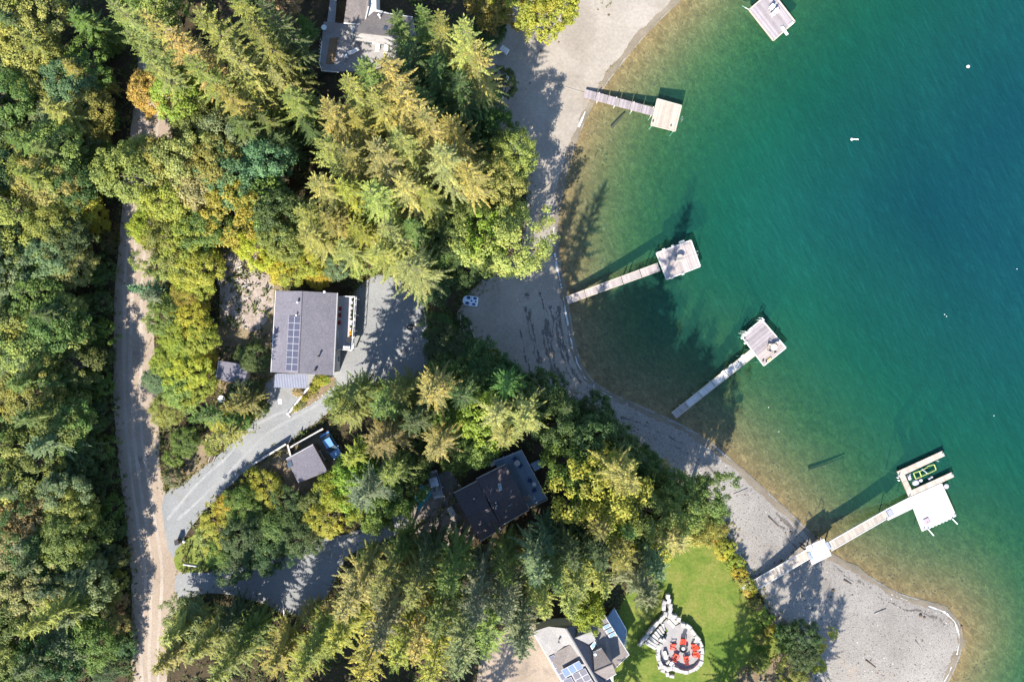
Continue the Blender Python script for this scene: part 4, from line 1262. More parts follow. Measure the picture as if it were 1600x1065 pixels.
def piles(root, pts, mat=None, r=0.12, over=0.35, float_=False):
    for p in pts:
        g = gz(p[0], p[1])
        MB().tube([(p[0], p[1], g - 0.5), (p[0], p[1], p[2] + over)], [r, r * .9], 8).build('pile', mat or M_GREYWOOD, root)


def rim(root, q, edges, mat, w=0.14, h=0.10, up=0.03):
    for i in edges:
        a, b = Vector(q[i]), Vector(q[(i + 1) % 4])
        d = (b - a); rz = math.atan2(d.y, d.x)
        ry = -math.atan2(d.z, math.hypot(d.x, d.y))
        MB().box((a + b) / 2 + Vector((0, 0, up - h / 2)), (d.length, w, h), rz, 0, ry).build('edge_board', mat, root)


def qpx(pts, z):
    zs = z if isinstance(z, (list, tuple)) else [z] * len(pts)
    return [W(p[0], p[1], k) for p, k in zip(pts, zs)]


def clone(root, loc, rz, label=None, group=None):
    r = root.copy(); COL.objects.link(r); r.location = loc; r.rotation_euler = (0, 0, rz)
    if label: r['label'] = label
    if group: r['group'] = group
    for ch in list(root.children):
        c = ch.copy(); COL.objects.link(c); c.parent = r; c.matrix_parent_inverse.identity()
        for g in ch.children:
            d = g.copy(); COL.objects.link(d); d.parent = c; d.matrix_parent_inverse.identity()
    return r


# ------------------------------------------------------------------ the grey house
root = thing('house', W(475, 520), 'grey shingled house with two rows of solar panels on its roof', 'house')
zg = gz(*W(475, 520)[:2])
zE, zR = zg + 4.7, zg + 6.2
A, R1, B = W(431, 454, zE), W(472, 454.5, zR), W(527, 457.5, zE)
C, R2, D = W(521, 586, zE), W(466, 583.5, zR), W(423.5, 581, zE)
gable(root, A, R1, B, C, R2, D, M_RGREY, M_WALL, zg)
PW = Plane(A, R1, R2); PE = Plane(R1, B, C)
panels(root, PW, [(452, 493.5), (470.5, 494.5), (465.5, 580), (447, 579)], 2, 8, M_PV)
vent(root, PW, 466, 472, 0.14, 0.5); vent(root, PE, 499, 556, 0.10, 0.6, M_BLACK); vent(root, PE, 493, 578, 0.13, 0.35, M_BLACK)
vent(root, PW, 464, 492, 0.10, 0.4)
p = PE.hit(507, 457, -0.1)
MB().lathe((p.x, p.y + 0.1, p.z - 0.5), [(0.08, 0), (0.08, 0.55), (0.17, 0.57), (0.18, 0.62), (0.05, 0.66)], 10).build('roof_vent', M_WHITE, root)
# chimney-less gable; ribbed carport roof
q = qpx([(430, 583), (480, 585), (478.5, 606.5), (428.5, 605)], [zg + 3.9, zg + 3.9, zg + 3.3, zg + 3.3])
cr = MB().slab(q, 0.08).build('carport_roof', M_METAL, root)
mb = MB()
for i in range(21):
    a, b = lerp2(q, i / 20, 0.0), lerp2(q, i / 20, 1.0)
    mb.tube([a + Vector((0, 0, .03)), b + Vector((0, 0, .03))], 0.045, 4)
o = mb.build('roof_ribs', M_METAL, cr); o['kind'] = 'stuff'
for px_, py_ in ((430, 604), (477, 605)):
    p = W(px_, py_, zg + 3.2)
    MB().box((p.x, p.y, (zg + p.z) / 2 - .1), (0.16, 0.16, p.z - zg), 0).build('post', M_WALLW, root)
# raised deck
zd = zg + 2.0
q = qpx([(524, 462), (557.5, 463), (552.5, 548), (519, 545)], zd)
planking(root, q, 22, M_DECKG, name='deck_boards')
under_frame(root, q, 0.3, M_WALL)
for k in range(4):
    for u in (0.97, 0.35):
        p = lerp2(q, u, (k + .15) / 3.4)
        MB().box((p.x, p.y, (zg + zd) / 2 - .2), (0.18, 0.18, zd - zg), 0).build('post', M_WALLW, root)
rl = [lerp2(q, 0.0 + .98, v) for v in (0.01, 0.99)]
for a, b in ((lerp2(q, .45, .01), rl[0]), (rl[0], rl[1]), (rl[1], lerp2(q, .35, .99))):
    rs = MB().tube([a + Vector((0, 0, 1.0)), b + Vector((0, 0, 1.0))], 0.05, 5).build('railing', M_WHITE, root)
    n = max(2, int((b - a).length / 1.4))
    for i in range(n + 1):
        p = a.lerp(b, i / n)
        MB().tube([p, p + Vector((0, 0, 1.0))], 0.035, 5).build('baluster', M_WHITE, rs)
a, b = rl
# white sunlit windbreak bench running along the rail
d = (b - a); rz = math.atan2(d.y, d.x)
for i, v in enumerate((0.06, 0.17, 0.27, 0.34, 0.42, 0.56, 0.66, 0.72)):
    p = lerp2(q, 0.86, v)
    lab = ['small potted evergreen', 'dark potted shrub', 'round potted herb', 'leafy potted plant', 'low potted fern', 'tall potted plant', 'orange flowers in a pot', 'orange flowers in a wide pot'][i]
    t = thing('potted_plant', p, f'{lab} by the white rail of the raised deck', 'plant', 'potted plants on the raised deck')
    MB().lathe(p, [(0.14, 0), (0.20, 0.34), (0.18, 0.34)], 8).build('pot', M_POT, t)
    mb = MB(); rr = random.Random(i)
    for k in range(38):
        ph = rr.uniform(0, 6.28); e = rr.uniform(0.2, 1.4); l = rr.uniform(0.22, 0.5)
        d_ = Vector((math.cos(ph) * math.cos(e), math.sin(ph) * math.cos(e), math.sin(e)))
        s_ = d_.cross(Vector((0, 0, 1))).normalized() * 0.06
        o_ = p + Vector((0, 0, 0.32))
        mb.add([o_, o_ + d_ * l * .5 + s_, o_ + d_ * l, o_ + d_ * l * .5 - s_], [(0, 1, 2, 3)])
    o = mb.build('leaves', M_FLOWER if i >= 6 else M_LEAF, t); o.color = (0.09, 0.13, 0.04, 1)


def round_table(p, r, h, mat, label, legs=M_STEEL):
    t = thing('round_table', p, label, 'table')
    MB().lathe(p, [(r, h - 0.05), (r + .01, h - 0.02), (r, h)], 20).build('tabletop', mat, t)
    MB().lathe(p, [(r * .55, 0), (r * .5, .04), (0.05, .06), (0.05, h - .05)], 10).build('pedestal', legs, t)
    return t


def simple_chair(p, rz, mat, label, group=None, w=0.5, seat=0.42, back=0.85, name='chair', lean=0.15):
    t = thing(name, p, label, 'chair', group)
    t.rotation_euler.z = rz
    R = lambda x, y, z: (x, y, z)
    def part(nm, mb):
        o = mb.build(nm, mat, None); o.parent = t; return o
    part('seat', MB().box((0, 0, seat), (w, w, 0.06)))
    part('backrest', MB().box((0, -w / 2 - lean * .3, (seat + back) / 2 + .03), (w, 0.05, back - seat), 0, lean))
    for sx in (-1, 1):
        part('arm', MB().box((sx * (w / 2 + .03), 0.02, seat + 0.2), (0.06, w, 0.04)))
        for sy in (-1, 1):
            part('leg', MB().box((sx * (w / 2 - .02), sy * (w / 2 - .03), (seat + (0.2 if sy > 0 else 0)) / 2), (0.05, 0.05, seat + (0.2 if sy > 0 else 0))))
    return t


qd = q
round_table(lerp2(qd, 0.80, 0.80), 0.42, 0.74, M_BLACK, 'round black table on the raised deck')
t = thing('barbecue', lerp2(qd, 0.72, 0.95), 'white covered barbecue in the corner of the raised deck', 'barbecue')
p = lerp2(qd, 0.72, 0.95)
MB().box(p + Vector((0, 0, 0.45)), (1.0, 0.55, 0.9)).build('cabinet', M_WHITE, t, bevel=.03)
MB().box(p + Vector((0, 0.05, 0.98)), (0.7, 0.45, 0.14)).build('lid', M_TRIM, t, bevel=.05)
MB().box(p + Vector((0, -0.20, 1.04)), (0.5, 0.05, 0.05)).build('handle', M_BLACK, t)
for i, v in enumerate((0.24, 0.36, 0.50)):
    simple_chair(lerp2(qd, 0.28, v), -math.pi / 2, M_DRED, 'dark red chair against the wall on the raised deck', 'dark red chairs on the raised deck')

# little outbuilding left of the house
root = thing('shed', W(362, 582), 'small grey roofed outbuilding among the trees beside the dry clearing', 'shed')
z0 = gz(*W(362, 582)[:2])
q = qpx([(342, 563), (388, 570), (382, 601), (337, 592)], [z0 + 3.0, z0 + 2.6, z0 + 2.6, z0 + 3.0])
slope(root, q, M_RGREY, trim=[3])
S = shrink(q, 0.4)
MB().prism([(p.x, p.y) for p in S], z0 - .3, [x.z - 0.35 for x in q]).build('wall', M_WALLW, root)
windows(root, S[2], S[3], 0.4, z0 + 1.4)

# shed in the yard
root = thing('shed', W(480, 722), 'weathered shed with a roof hatch beside the blue car', 'shed')
z0 = gz(*W(480, 722)[:2])
A, B, C, D = W(447, 717, z0 + 2.6), W(489, 694, z0 + 2.6), W(512, 736, z0 + 3.1), W(466, 754, z0 + 3.1)
slope(root, [A, B, C, D], M_RGREY, trim=[0])
PS = Plane(A, B, C)
roof_window(root, PS, [(448.5, 722), (455, 719), (458, 728), (451, 732)], M_GLASS, 'roof_hatch')
S = shrink([A, B, C, D], 0.35)
MB().prism([(p.x, p.y) for p in S], z0 - .3, [x.z - 0.35 for x in (A, B, C, D)]).build('wall', M_WALLB, root)
windows(root, S[0], S[1], 0.5, z0 + 1.5)

# retaining walls of dark timber by the drive
for k, (a, b, h) in enumerate([((398, 724), (450, 692), 0.9), ((457, 697), (508, 668), 1.1), ((452, 693), (457, 712), 0.8)]):
    A, B = W(*a), W(*b)
    lab = ['low timber retaining wall with pale capping along the pale drive', 'timber retaining wall with pale capping above the blue car', 'short timber fence at the corner of the little shed'][k]
    t = thing('retaining_wall', A.lerp(B, .5), lab, 'wall')
    d = B - A; rz = math.atan2(d.y, d.x); c = (A + B) / 2
    for j in range(3):
        MB().box(c + Vector((0, 0, h * (j + .5) / 3)), (d.length, 0.2 + 0.012 * (j % 2), h / 3 - 0.02), rz).build('timber', M_TIMBER, t)
    MB().box(c + Vector((0, 0, h + 0.03)), (d.length, 0.26, 0.06), rz).build('capping', M_GREYWOOD, t)


def car(p, rz, paint, label, L_=4.3, Wd=1.75):
    t = thing('car', p, label, 'car'); t.rotation_euler.z = rz

    def part(nm, mb, mat, par=None, **k):
        o = mb.build(nm, mat, None, **k); o.parent = par or t; return o
    hl, hw = L_ / 2, Wd / 2
    prof = [(-hl, 0.35), (-hl + .05, 0.75), (-hl + .5, 0.88), (hl - 1.25, 0.92), (hl - .35, 0.78), (hl, 0.62), (hl, 0.32)]
    mb = MB(); n = len(prof)
    for x, z in prof:
        taper = 1 - 0.14 * (abs(x) / hl) ** 4
        for s in (-1, 1): mb.v.append((x, s * hw * taper, z))
    for i in range(n):
        j = (i + 1) % n
        mb.f.append((2 * i, 2 * j, 2 * j + 1, 2 * i + 1))
    mb.f.append(tuple(2 * i for i in range(n))[::-1]); mb.f.append(tuple(2 * i + 1 for i in range(n)))
    body = part('body', mb, paint, bevel=0.06)
    x0, x1, x2, x3 = -hl + .35, -hl + 1.0, hl - 2.0, hl - 1.15
    g = MB().add([(x0, -hw * .88, .86), (x3, -hw * .88, .90), (x3, hw * .88, .90), (x0, hw * .88, .86), (x1, -hw * .72, 1.42), (x2, -hw * .72, 1.42), (x2, hw * .72, 1.42), (x1, hw * .72, 1.42)],
                 [(0, 3, 2, 1), (4, 5, 6, 7), (0, 1, 5, 4), (1, 2, 6, 5), (2, 3, 7, 6), (3, 0, 4, 7)])
    part('glazing', g, M_GLASS)
    part('roof', MB().prism([(x1 - .04, -hw * .72), (x2 + .04, -hw * .72), (x2 + .04, hw * .72), (x1 - .04, hw * .72)], 1.41, 1.46), paint, bevel=.03)
    for sx in (-1, 1):
        for sy in (-1, 1):
            w = MB()
            c = (sx * hl * .62, sy * (hw - .08), 0.32)
            w.tube([(c[0], c[1] - .1, c[2]), (c[0], c[1] + .1, c[2])], 0.32, 14)
            wo = part('wheel', w, M_BLACK)
            part('rim', MB().tube([(c[0], c[1] - .11, c[2]), (c[0], c[1] + .11, c[2])], 0.18, 10), M_STEEL, wo)
        part('headlight' if sx > 0 else 'tail_light', MB().box((sx * (hl - .03), hw * .6, .62), (.08, .3, .14)), M_WHITE if sx > 0 else M_DRED)
        part('headlight' if sx > 0 else 'tail_light', MB().box((sx * (hl - .03), -hw * .6, .62), (.08, .3, .14)), M_WHITE if sx > 0 else M_DRED)
        part('mirror', MB().box((hl - 1.5, sx * (hw + .08), .95), (.12, .16, .12)), paint)
    return t


car(W(519, 694), math.atan2(-33, 19) , M_CARB, 'bright blue car parked half under an olive tree')
car(W(681, 755), math.atan2(-30, 8), M_CARS, 'silver car parked in shade beside the teal tarpaulin')
# pale swing-seat frame beside the shed
p = W(501, 712)
t = thing('swing_seat', p, 'pale metal swing seat standing beside the little shed', 'swing seat')
ax = math.atan2(24, 13)
ux = Vector((math.cos(-ax + 0.0), math.sin(-ax), 0)); uy = Vector((-ux.y, ux.x, 0))
for s in (-1, 1):
    MB().tube([p + ux * s * .75 - uy * .6, p + ux * s * .75 - uy * .6 + Vector((0, 0, 1.1)), p + ux * s * .75 + uy * .6 + Vector((0, 0, 1.1)), p + ux * s * .75 + uy * .6], 0.06, 6).build('side_frame', M_TRIM, t)
for s in (-1, 0.1, 1):
    MB().tube([p - ux * .75 + uy * .6 * s + Vector((0, 0, 1.1)), p + ux * .75 + uy * .6 * s + Vector((0, 0, 1.1))], 0.05, 6).build('rail', M_TRIM, t)

# garden bed in front of the house
bed = [(450, 647), (487, 600), (520, 588), (524, 600), (500, 622), (484, 632)]
drape('garden_bed', jitter_poly(bed, 0.6, 4, seed=21), M_DRY, 0.045, 0.8, label='triangular garden bed at the corner of the grey house')
A, B = W(451, 646), W(485, 602)
t = thing('bed_edging', A.lerp(B, .5), 'long white timber edging the garden bed', 'edging')
d = B - A
MB().box((A + B) / 2 + Vector((0, 0, 0.2)), (d.length, 0.24, 0.4), math.atan2(d.y, d.x), 0, -math.atan2(d.z, d.xy.length)).build('beam', M_WHITE, t, bevel=.03)
MB().box(A + Vector((0, 0, 0.25)), (0.3, 0.3, 0.5), 0.5).build('post', M_WHITE, t)
for i in range(12):
    u = i / 11
    p = W(453 + (524 - 453) * u + 2.0 * math.sin(i * 2.3), 648 + (600 - 648) * u + 4 * math.sin(u * 3.1) + 1.5 * math.cos(i * 3))
    s = random.uniform(.14, .26)
    t = MB().lathe((p.x, p.y, p.z - .08), [(s * .8, 0), (s, s * .4), (s * .75, s * .9), (s * .2, s * 1.1)], 6).build('stone', M_STONE)
    tag(t, 'pale round stone in the row edging the garden bed', 'stone', 'stones edging the garden bed')
for x, y, h, R, tn in [(500, 594, 1.6, 1.1, 'lime'), (510, 592, 1.4, 1.0, 'lime'), (494, 605, 1.3, 0.8, 'lime'), (468, 612, 1.2, 0.9, 'brown'), (478, 622, 0.8, 0.6, 'yellow'), (472, 632, 0.7, 0.6, 'olive'), (488, 615, .9, .6, 'olive'), (463, 637, .7, .5, 'lime')]:
    plant('bush', x, y, h, R, tn, base_px=True, label=f"small {TWORD[tn]} plant in the triangular garden bed")
# sign plate / manhole on the drive
p = W(437.5, 627)
tag(MB().box(p + Vector((0, 0, .04)), (0.55, 0.75, 0.04), .1).build('paving_slab', M_WHITE), 'single white paving slab lying on the pale drive', 'slab')

# gravel patio furniture: stump seats round a fire ring, rocks, long log
for i, (x, y, r_) in enumerate([(641, 492, .30), (652, 507, .36), (643, 530, .32), (632, 548, .28), (638, 560, .22), (654, 534, .2), (653, 497, .2), (661, 516, .24), (659, 530, .22), (662, 540, .2)]):
    p = W(x, y)
    if i < 4:
        t = thing('stump_seat', p, ['cut log seat on the gravel patio near the fir', 'wide pale log seat beside the fire ring', 'log seat on the shaded gravel patio', 'small pale log seat beside the branch'][i], 'log seat')
        MB().lathe(p, [(r_, -.05), (r_ * 1.02, .42), (r_ * .97, .45)], 12).build('bark', M_BARK, t)
        MB().lathe(p, [(r_ * .95, .44), (r_ * .9, .47)], 12).build('cut_face', M_DPINK, t)
    else:
        tag(MB().lathe((p.x, p.y, p.z - .1), [(r_ * .8, 0), (r_, r_ * .5), (r_ * .6, r_ * .9), (r_ * .1, r_)], 7).build('rock', M_ROCK), 'rounded grey rock at the edge of the gravel patio', 'rock', 'rocks edging the gravel patio')
p = W(641, 511)
t = thing('fire_ring', p, 'black steel fire ring on the gravel patio', 'fire pit')
MB().lathe(p, [(.45, 0), (.45, .35), (.40, .36), (.39, .1)], 16).build('ring', M_BLACK, t)
for i in range(4):
    a = i * 1.6
    MB().tube([p + Vector((math.cos(a) * .3, math.sin(a) * .3, .08)), p + Vector((-.05 * math.cos(a), 0, .42))], .05, 5).build('firewood', M_GREYWOOD, t)


def log(pts, r0, r1, mat, label, name='log', cat='log', group=None):
    P = [W(x, y) + Vector((0, 0, r0 * 0.7)) for x, y in pts]
    n = len(P)
    return tag(MB().tube(P, [r0 + (r1 - r0) * i / (n - 1) for i in range(n)], 8).build(name, mat, smooth=True), label, cat, group)


log([(663, 484), (667, 510), (669, 530), (668, 562)], .16, .09, M_GREYWOOD, 'long bleached log along the edge of the gravel patio')
log([(639, 555), (648, 549), (657, 548), (663, 552)], .07, .03, M_GREYWOOD, 'thin crooked branch lying on the gravel patio', 'branch', 'branch')
log([(717, 533), (720, 505), (719, 490)], .09, .06, M_GREYWOOD, 'pale pole in the bushes beside the shaded sand')
log([(722, 510), (727, 525)], .12, .1, M_GREYWOOD, 'short bleached log at the edge of the shaded sand')
log([(733, 504), (738, 518), (743, 532)], .10, .07, M_GREYWOOD, 'straight bleached log on the shaded sand')
log([(793, 120), (788, 140), (783, 161)], .20, .16, M_GREYWOOD, 'white driftwood log on the sand beside the dark bushes')
log([(441, 932), (445, 963)], .14, .12, M_GREYWOOD, 'pale log lying beside the shaded drive')
log([(287, 881), (308, 884)], .12, .12, M_WHITE, 'white log at the edge of the grass verge')
log([(1185, 1062), (1235, 1072)], .06, .05, M_GREYWOOD, 'thin pole lying on the bare tan ground')
log([(1240, 1020), (1248, 1034)], .07, .05, M_GREYWOOD, 'bleached stick under the dark bush by the spit')
# pile of pruned branches in the clearing
rr = random.Random(5)
for i in range(34):
    x, y = rr.gauss(375, 13), rr.gauss(432, 22)
    a = rr.uniform(0, 6.28); l = rr.uniform(4, 13)
    P = [W(x, y) + Vector((0, 0, .1)), W(x + l * math.cos(a), y + l * math.sin(a)) + Vector((0, 0, rr.uniform(.1, .5)))]
    tag(MB().tube(P, [rr.uniform(.05, .11), .03], 5).build('branch', M_GREYWOOD if rr.random() < .6 else M_BRWOOD), 'cut branch in the brush heap on the dry clearing', 'branch', 'branches of the brush heap')
# mail box and post at the junction
p = W(281, 844); t = thing('mailbox', p, 'dark green box on the grass verge at the junction', 'box')
MB().box(p + Vector((0, 0, .55)), (.55, .7, 1.0), .2).build('cabinet', M_TIMBER, t, bevel=.03)
MB().box(p + Vector((0, 0, 1.08)), (.62, .78, .06), .2).build('lid', M_BLACK, t)
p = W(292, 868); t = thing('sign_post', p, 'dark post with a small board on the grass verge', 'sign post')
MB().box(p + Vector((0, 0, .7)), (.14, .14, 1.4), .6).build('post', M_TIMBER, t)
MB().box(p + Vector((0, 0, 1.1)), (.9, .08, .5), .9).build('board', M_TIMBER, t)
p = W(288, 845)
tag(MB().lathe(p, [(.2, 0), (.24, .2), (.12, .4)], 7).build('stone', M_WHITE), 'white painted stone beside the dark green box', 'stone')
p = W(352, 622); t = thing('satellite_dish', p, 'white dish on a short post beside the small outbuilding', 'dish')
MB().tube([p, p + Vector((0, 0, 1.2))], .05, 6).build('post', M_STEEL, t)
MB().lathe(p + Vector((0, 0, 1.2)), [(.08, 0), (.4, .12), (.55, .3), (.5, .28), (.3, .12), (.05, .05)], 14).build('dish', M_WHITE, t)
p = W(333, 716); t = thing('crate', p, 'grey frame crate at the edge of the drive', 'crate')
for s in (-1, 1):
    MB().box(p + Vector((s * .35, 0, .3)), (.07, 1.0, .6), -.4).build('side', M_GREYWOOD, t)
MB().box(p + Vector((0, 0, .3)), (.6, .9, .08), -.4).build('base', M_TIMBER, t)
# ------------------------------------------------------------------ dark roofed house with the blue deck
root = thing('house', W(768, 785), 'dark shingled house with two joined gables and a blue deck', 'house')
zg = gz(*W(768, 785)[:2]); zE, zR = zg + 3.6, zg + 5.0
gable(root, W(709, 770, zE), W(729, 808, zR), W(750, 845, zE), W(785, 825, zE), W(766, 792, zR), W(747, 750, zE), M_RDARK, M_WALLB, zg)
zE2, zR2 = zg + 3.9, zg + 5.2
gable(root, W(744, 748, zE2), W(766, 787, zR2), W(783, 821, zE2), W(827, 796, zE2), W(812, 766.5, zR2), W(790, 725, zE2), M_RDARK, M_WALLB, zg)
P1 = Plane(W(744, 748, zE2), W(766, 787, zR2), W(812, 766.5, zR2)); P2 = Plane(W(766, 787, zR2), W(783, 821, zE2), W(827, 796, zE2))
P3 = Plane(W(729, 808, zR), W(750, 845, zE), W(785, 825, zE)); P4 = Plane(W(709, 770, zE), W(729, 808, zR), W(766, 792, zR))
roof_window(root, P1, [(778, 756), (783, 754.5), (785, 765), (780, 767)])
roof_window(root, P2, [(793, 788), (798, 786), (800, 793), (795, 795)], M_GLASS)
roof_window(root, P3, [(752, 814), (756, 812), (759, 819), (755, 821)], M_GLASS)
for x, y, P in ((776, 789, P2), (775, 793, P2), (775, 784, P1), (741, 778, P4)):
    vent(root, P, x, y, .1, .5)
zd = zg + 1.1
q = qpx([(772, 719), (815, 702), (855, 778), (808, 800)], zd)
planking(root, q, 34, M_DBLUE, name='deck_boards')
under_frame(root, q, 0.35)
S = [Vector(p) for p in q]
for a, b in ((S[0], S[1]), (S[1], S[2]), (S[2], S[3])):
    rs = MB().tube([a + Vector((0, 0, .95)), b + Vector((0, 0, .95))], .045, 5).build('railing', M_TRIM, root)
    n = int((b - a).length / 1.3)
    for i in range(n + 1):
        p = a.lerp(b, i / n)
        MB().tube([p + Vector((0, 0, -.9)), p + Vector((0, 0, .95))], .04, 5).build('baluster', M_TRIM, rs)
for i in range(4):
    p = W(834 + i * 3, 729 - i * 1.5, zd - .22 * (i + 1))
    MB().box(p, (.4, 1.3, .08), 0.5).build('stair_tread', M_DBLUE, root)
p = W(846, 724)
tag(MB().box(p + Vector((0, 0, .05)), (1.1, 1.0, .12), .5).build('paving_slab', M_CONC, bevel=.02), 'pale concrete landing at the foot of the blue deck steps', 'slab')
tag(MB().box(W(770, 723) + Vector((0, 0, .5)), (.8, .6, 1.0), .45).build('storage_box', M_TRIM, bevel=.05), 'pale storage box at the corner of the blue deck', 'box')
g3 = 'furniture on the blue deck'
round_table(W(808, 722, zd), .45, .7, M_TRIM, 'pale round table on the blue deck near its tree shaded end')
round_table(W(834.5, 755, zd), .30, .6, M_WHITE, 'small white side table in the middle of the blue deck')
simple_chair(W(804, 716, zd), 2.2, M_NAVY, 'navy chair beside the pale round table on the blue deck')
simple_chair(W(813, 726, zd), -.6, M_NAVY, 'navy chair tucked under the pale round table')
simple_chair(W(827, 749, zd), 1.2, M_NAVY, 'navy chair beside the small white side table')
simple_chair(W(835, 764, zd), -1.0, M_NAVY, 'navy chair facing the gravel beach on the blue deck')
p = W(824, 777, zd); t = thing('lounger', p, 'pale slatted lounger against the dark roofed house', 'lounger')
for i in range(7):
    MB().box(p + Vector((-.45 + i * .15, 0, .4)), (.12, .7, .04), .5).build('slat', M_DPINK, t)
MB().box(p + Vector((0, 0, .2)), (1.0, .5, .34), .5).build('base', M_TRIM, t)
tag(MB().box(W(823, 790, zd) + Vector((0, 0, .3)), (.35, .8, .6), .5).build('storage_box', M_WHITE, bevel=.05), 'narrow white box by the wall of the dark roofed house', 'box')
# yard things
A, B, C_, D_ = W(648, 778, zg + 2.6), W(658, 755, zg + 2.6), W(676, 770, zg + 2.2), W(654, 800, zg + 2.2)
t = thing('tarpaulin_shelter', W(660, 778), 'teal tarpaulin shelter beside the dirt drive', 'shelter')
MB().slab([A, B, C_, D_], .04).build('tarpaulin', M_TEAL, t)
for a in (A, B, C_, D_):
    MB().tube([(a.x, a.y, gz(a.x, a.y) - .1), (a.x, a.y, a.z - .02)], .05, 6).build('pole', M_STEEL, t)
tag(MB().box(W(706, 798) + Vector((0, 0, .25)), (.9, 1.5, .5), .5).build('storage_box', M_CONC, bevel=.05), 'grey flat box beside the dark house wall', 'box')
drape('packed_yard', jitter_poly([(640, 800), (690, 742), (722, 760), (745, 835), (700, 855), (660, 850), (640, 830)], 1.0, 5, seed=31), M_YARD, 0.032, 1.2, label='sunlit dirt yard beside the dark roofed house')

# ------------------------------------------------------------------ house on the wooded point (top)
root = thing('house', W(575, 25), 'taupe roofed house with a grey terrace on the wooded point', 'house')
zg = gz(*W(575, 25)[:2]); zE, zR = zg + 3.2, zg + 4.6
A, B, C_, D_ = W(540, -40, zE + .9), W(590, -40, zE + .9), W(575, 10, zE + .9), W(569, 38, zE + .3)
slope(root, [W(548, -45, zR + .4), W(578, -45, zE + .6), W(575.5, 10, zE + .6), W(569, 38, zE + .3), W(537, 36, zR - .2)], M_RTAUPE, trim=[2, 3])
slope(root, [W(584, 17.5, zE), W(645, 27, zE), W(652, 62, zR), W(551, 50, zR)], M_RTAUPE, trim=[0])
PB = Plane(W(584, 17.5, zE), W(645, 27, zE), W(551, 50, zR))
slope(root, [W(551, 50.5, zR), W(652, 62.5, zR), W(648, 76, zE + .6), W(552, 62, zE + .6)], M_RPALE)
roof_window(root, PB, [(600, 41.5), (606, 42.5), (604, 49), (598, 48)], M_GLASS)
roof_window(root, PB, [(611, 46.5), (615, 47), (614, 51), (610, 50.5)], M_GLASS)
p = PB.hit(594, 28)
MB().lathe(p, [(.12, -.1), (.12, 1.0), (.2, 1.02), (.05, 1.2)], 8).build('chimney', M_WHITE, root)
S = shrink([W(541, -60, zE), W(586, -60, zE), W(584, 20, zE), W(645, 29, zE), W(646, 70, zE), W(545, 60, zE)], .6)
MB().prism([(p.x, p.y) for p in S], zg - .3, zE - .1).build('wall', M_WALLW, root)
for u in (.25, .5, .75): windows(root, S[4], S[5], u, zg + 1.4)
# terrace
zt = zg + 0.9
ter = [W(506, 34, zt), W(552, 38, zt), W(605, 62, zt), W(636, 72, zt), W(634, 90, zt), W(560, 112, zt), W(503, 111, zt), W(499, 100, zt)]
MB().slab(ter, .9).build('terrace', M_PATIO, root)
slope(root, [W(519, -30, zg + 3.0), W(528, -30, zg + 3.0), W(523, 36, zg + 3.0), W(511, 36, zg + 3.0)], M_RPALE, .15)
q = qpx([(515, 60), (529, 58.5), (522, 100), (509, 100)], zt + .06)
planking(root, q, 10, M_BRWOOD, name='wooden_walk')
rs = MB().tube([W(503, 65, zt + .9), W(499, 100, zt + .9), W(503, 111, zt + .9), W(530, 113, zt + .9)], .06, 5).build('railing', M_WHITE, root)
for i in range(8):
    p = W(503 - i * .55, 65 + i * 5, zt)
    MB().tube([p, p + Vector((0, 0, .9))], .04, 5).build('baluster', M_WHITE, rs)


def sun_lounger(p, rz, label):
    t = thing('lounger', p, label, 'lounger'); t.rotation_euler.z = rz
    def part(nm, mb, mat):
        o = mb.build(nm, mat, None); o.parent = t
    part('seat', MB().box((.25, 0, .35), (1.3, .6, .08)), M_WHITE)
    part('backrest', MB().box((-.60, 0, .52), (.6, .6, .07), 0, 0, .6), M_WHITE)
    for sx in (-.4, .8):
        for sy in (-.26, .26): part('leg', MB().box((sx, sy, .16), (.06, .06, .32)), M_TRIM)


sun_lounger(W(591, 75, zt), 1.45, 'white lounger on the grey terrace nearest the wall')
sun_lounger(W(604, 77, zt), 1.5, 'white lounger on the grey terrace beside the round stool')
sun_lounger(W(553, 82, zt), .5, 'white lounger at the open end of the grey terrace')
round_table(W(609, 71, zt), .25, .5, M_DPINK, 'small round stool on the grey terrace')
round_table(W(508, 46, zt), .4, .7, M_WHITE, 'white round table at the corner of the grey terrace')
simple_chair(W(541, 90, zt), .4, M_WHITE, 'white chair beside the terrace walk')
tag(MB().box(W(788, 80) + Vector((0, 0, .3)), (1.3, .9, .6), -.6).build('storage_box', M_TRIM, bevel=.06), 'pale box standing on the shaded sand by the firs', 'box')
p = W(770, 133)
tag(MB().lathe(p, [(.35, 0), (.4, .3), (.32, .32), (.3, .1)], 14).build('fire_ring', M_BLACK), 'black fire ring on the shaded sand', 'fire pit')

# ------------------------------------------------------------------ house with many roofs (bottom)
root = thing('house', W(905, 1020), 'pale many roofed house with solar panels beside the lawn', 'house')
zg = gz(*W(905, 1020)[:2]); zE, zR = zg + 3.4, zg + 6.0
RA, RB = W(884, 981, zR), W(945, 1085, zR)
EA, EB = W(832.7, 986, zE), W(890, 1085, zE)
slope(root, [EA, W(857, 978, zE + .9), RA, RB, EB], M_RPALE, trim=[4])
PWs = Plane(EA, RA, RB)
FA, FB = W(905, 972, zE + .6), W(962, 1075, zE + .6)
slope(root, [RA, FA, FB, RB], M_RGREY)
MB().tube([RA, RB], .16, 5).build('ridge_cap', M_RPALE, root)
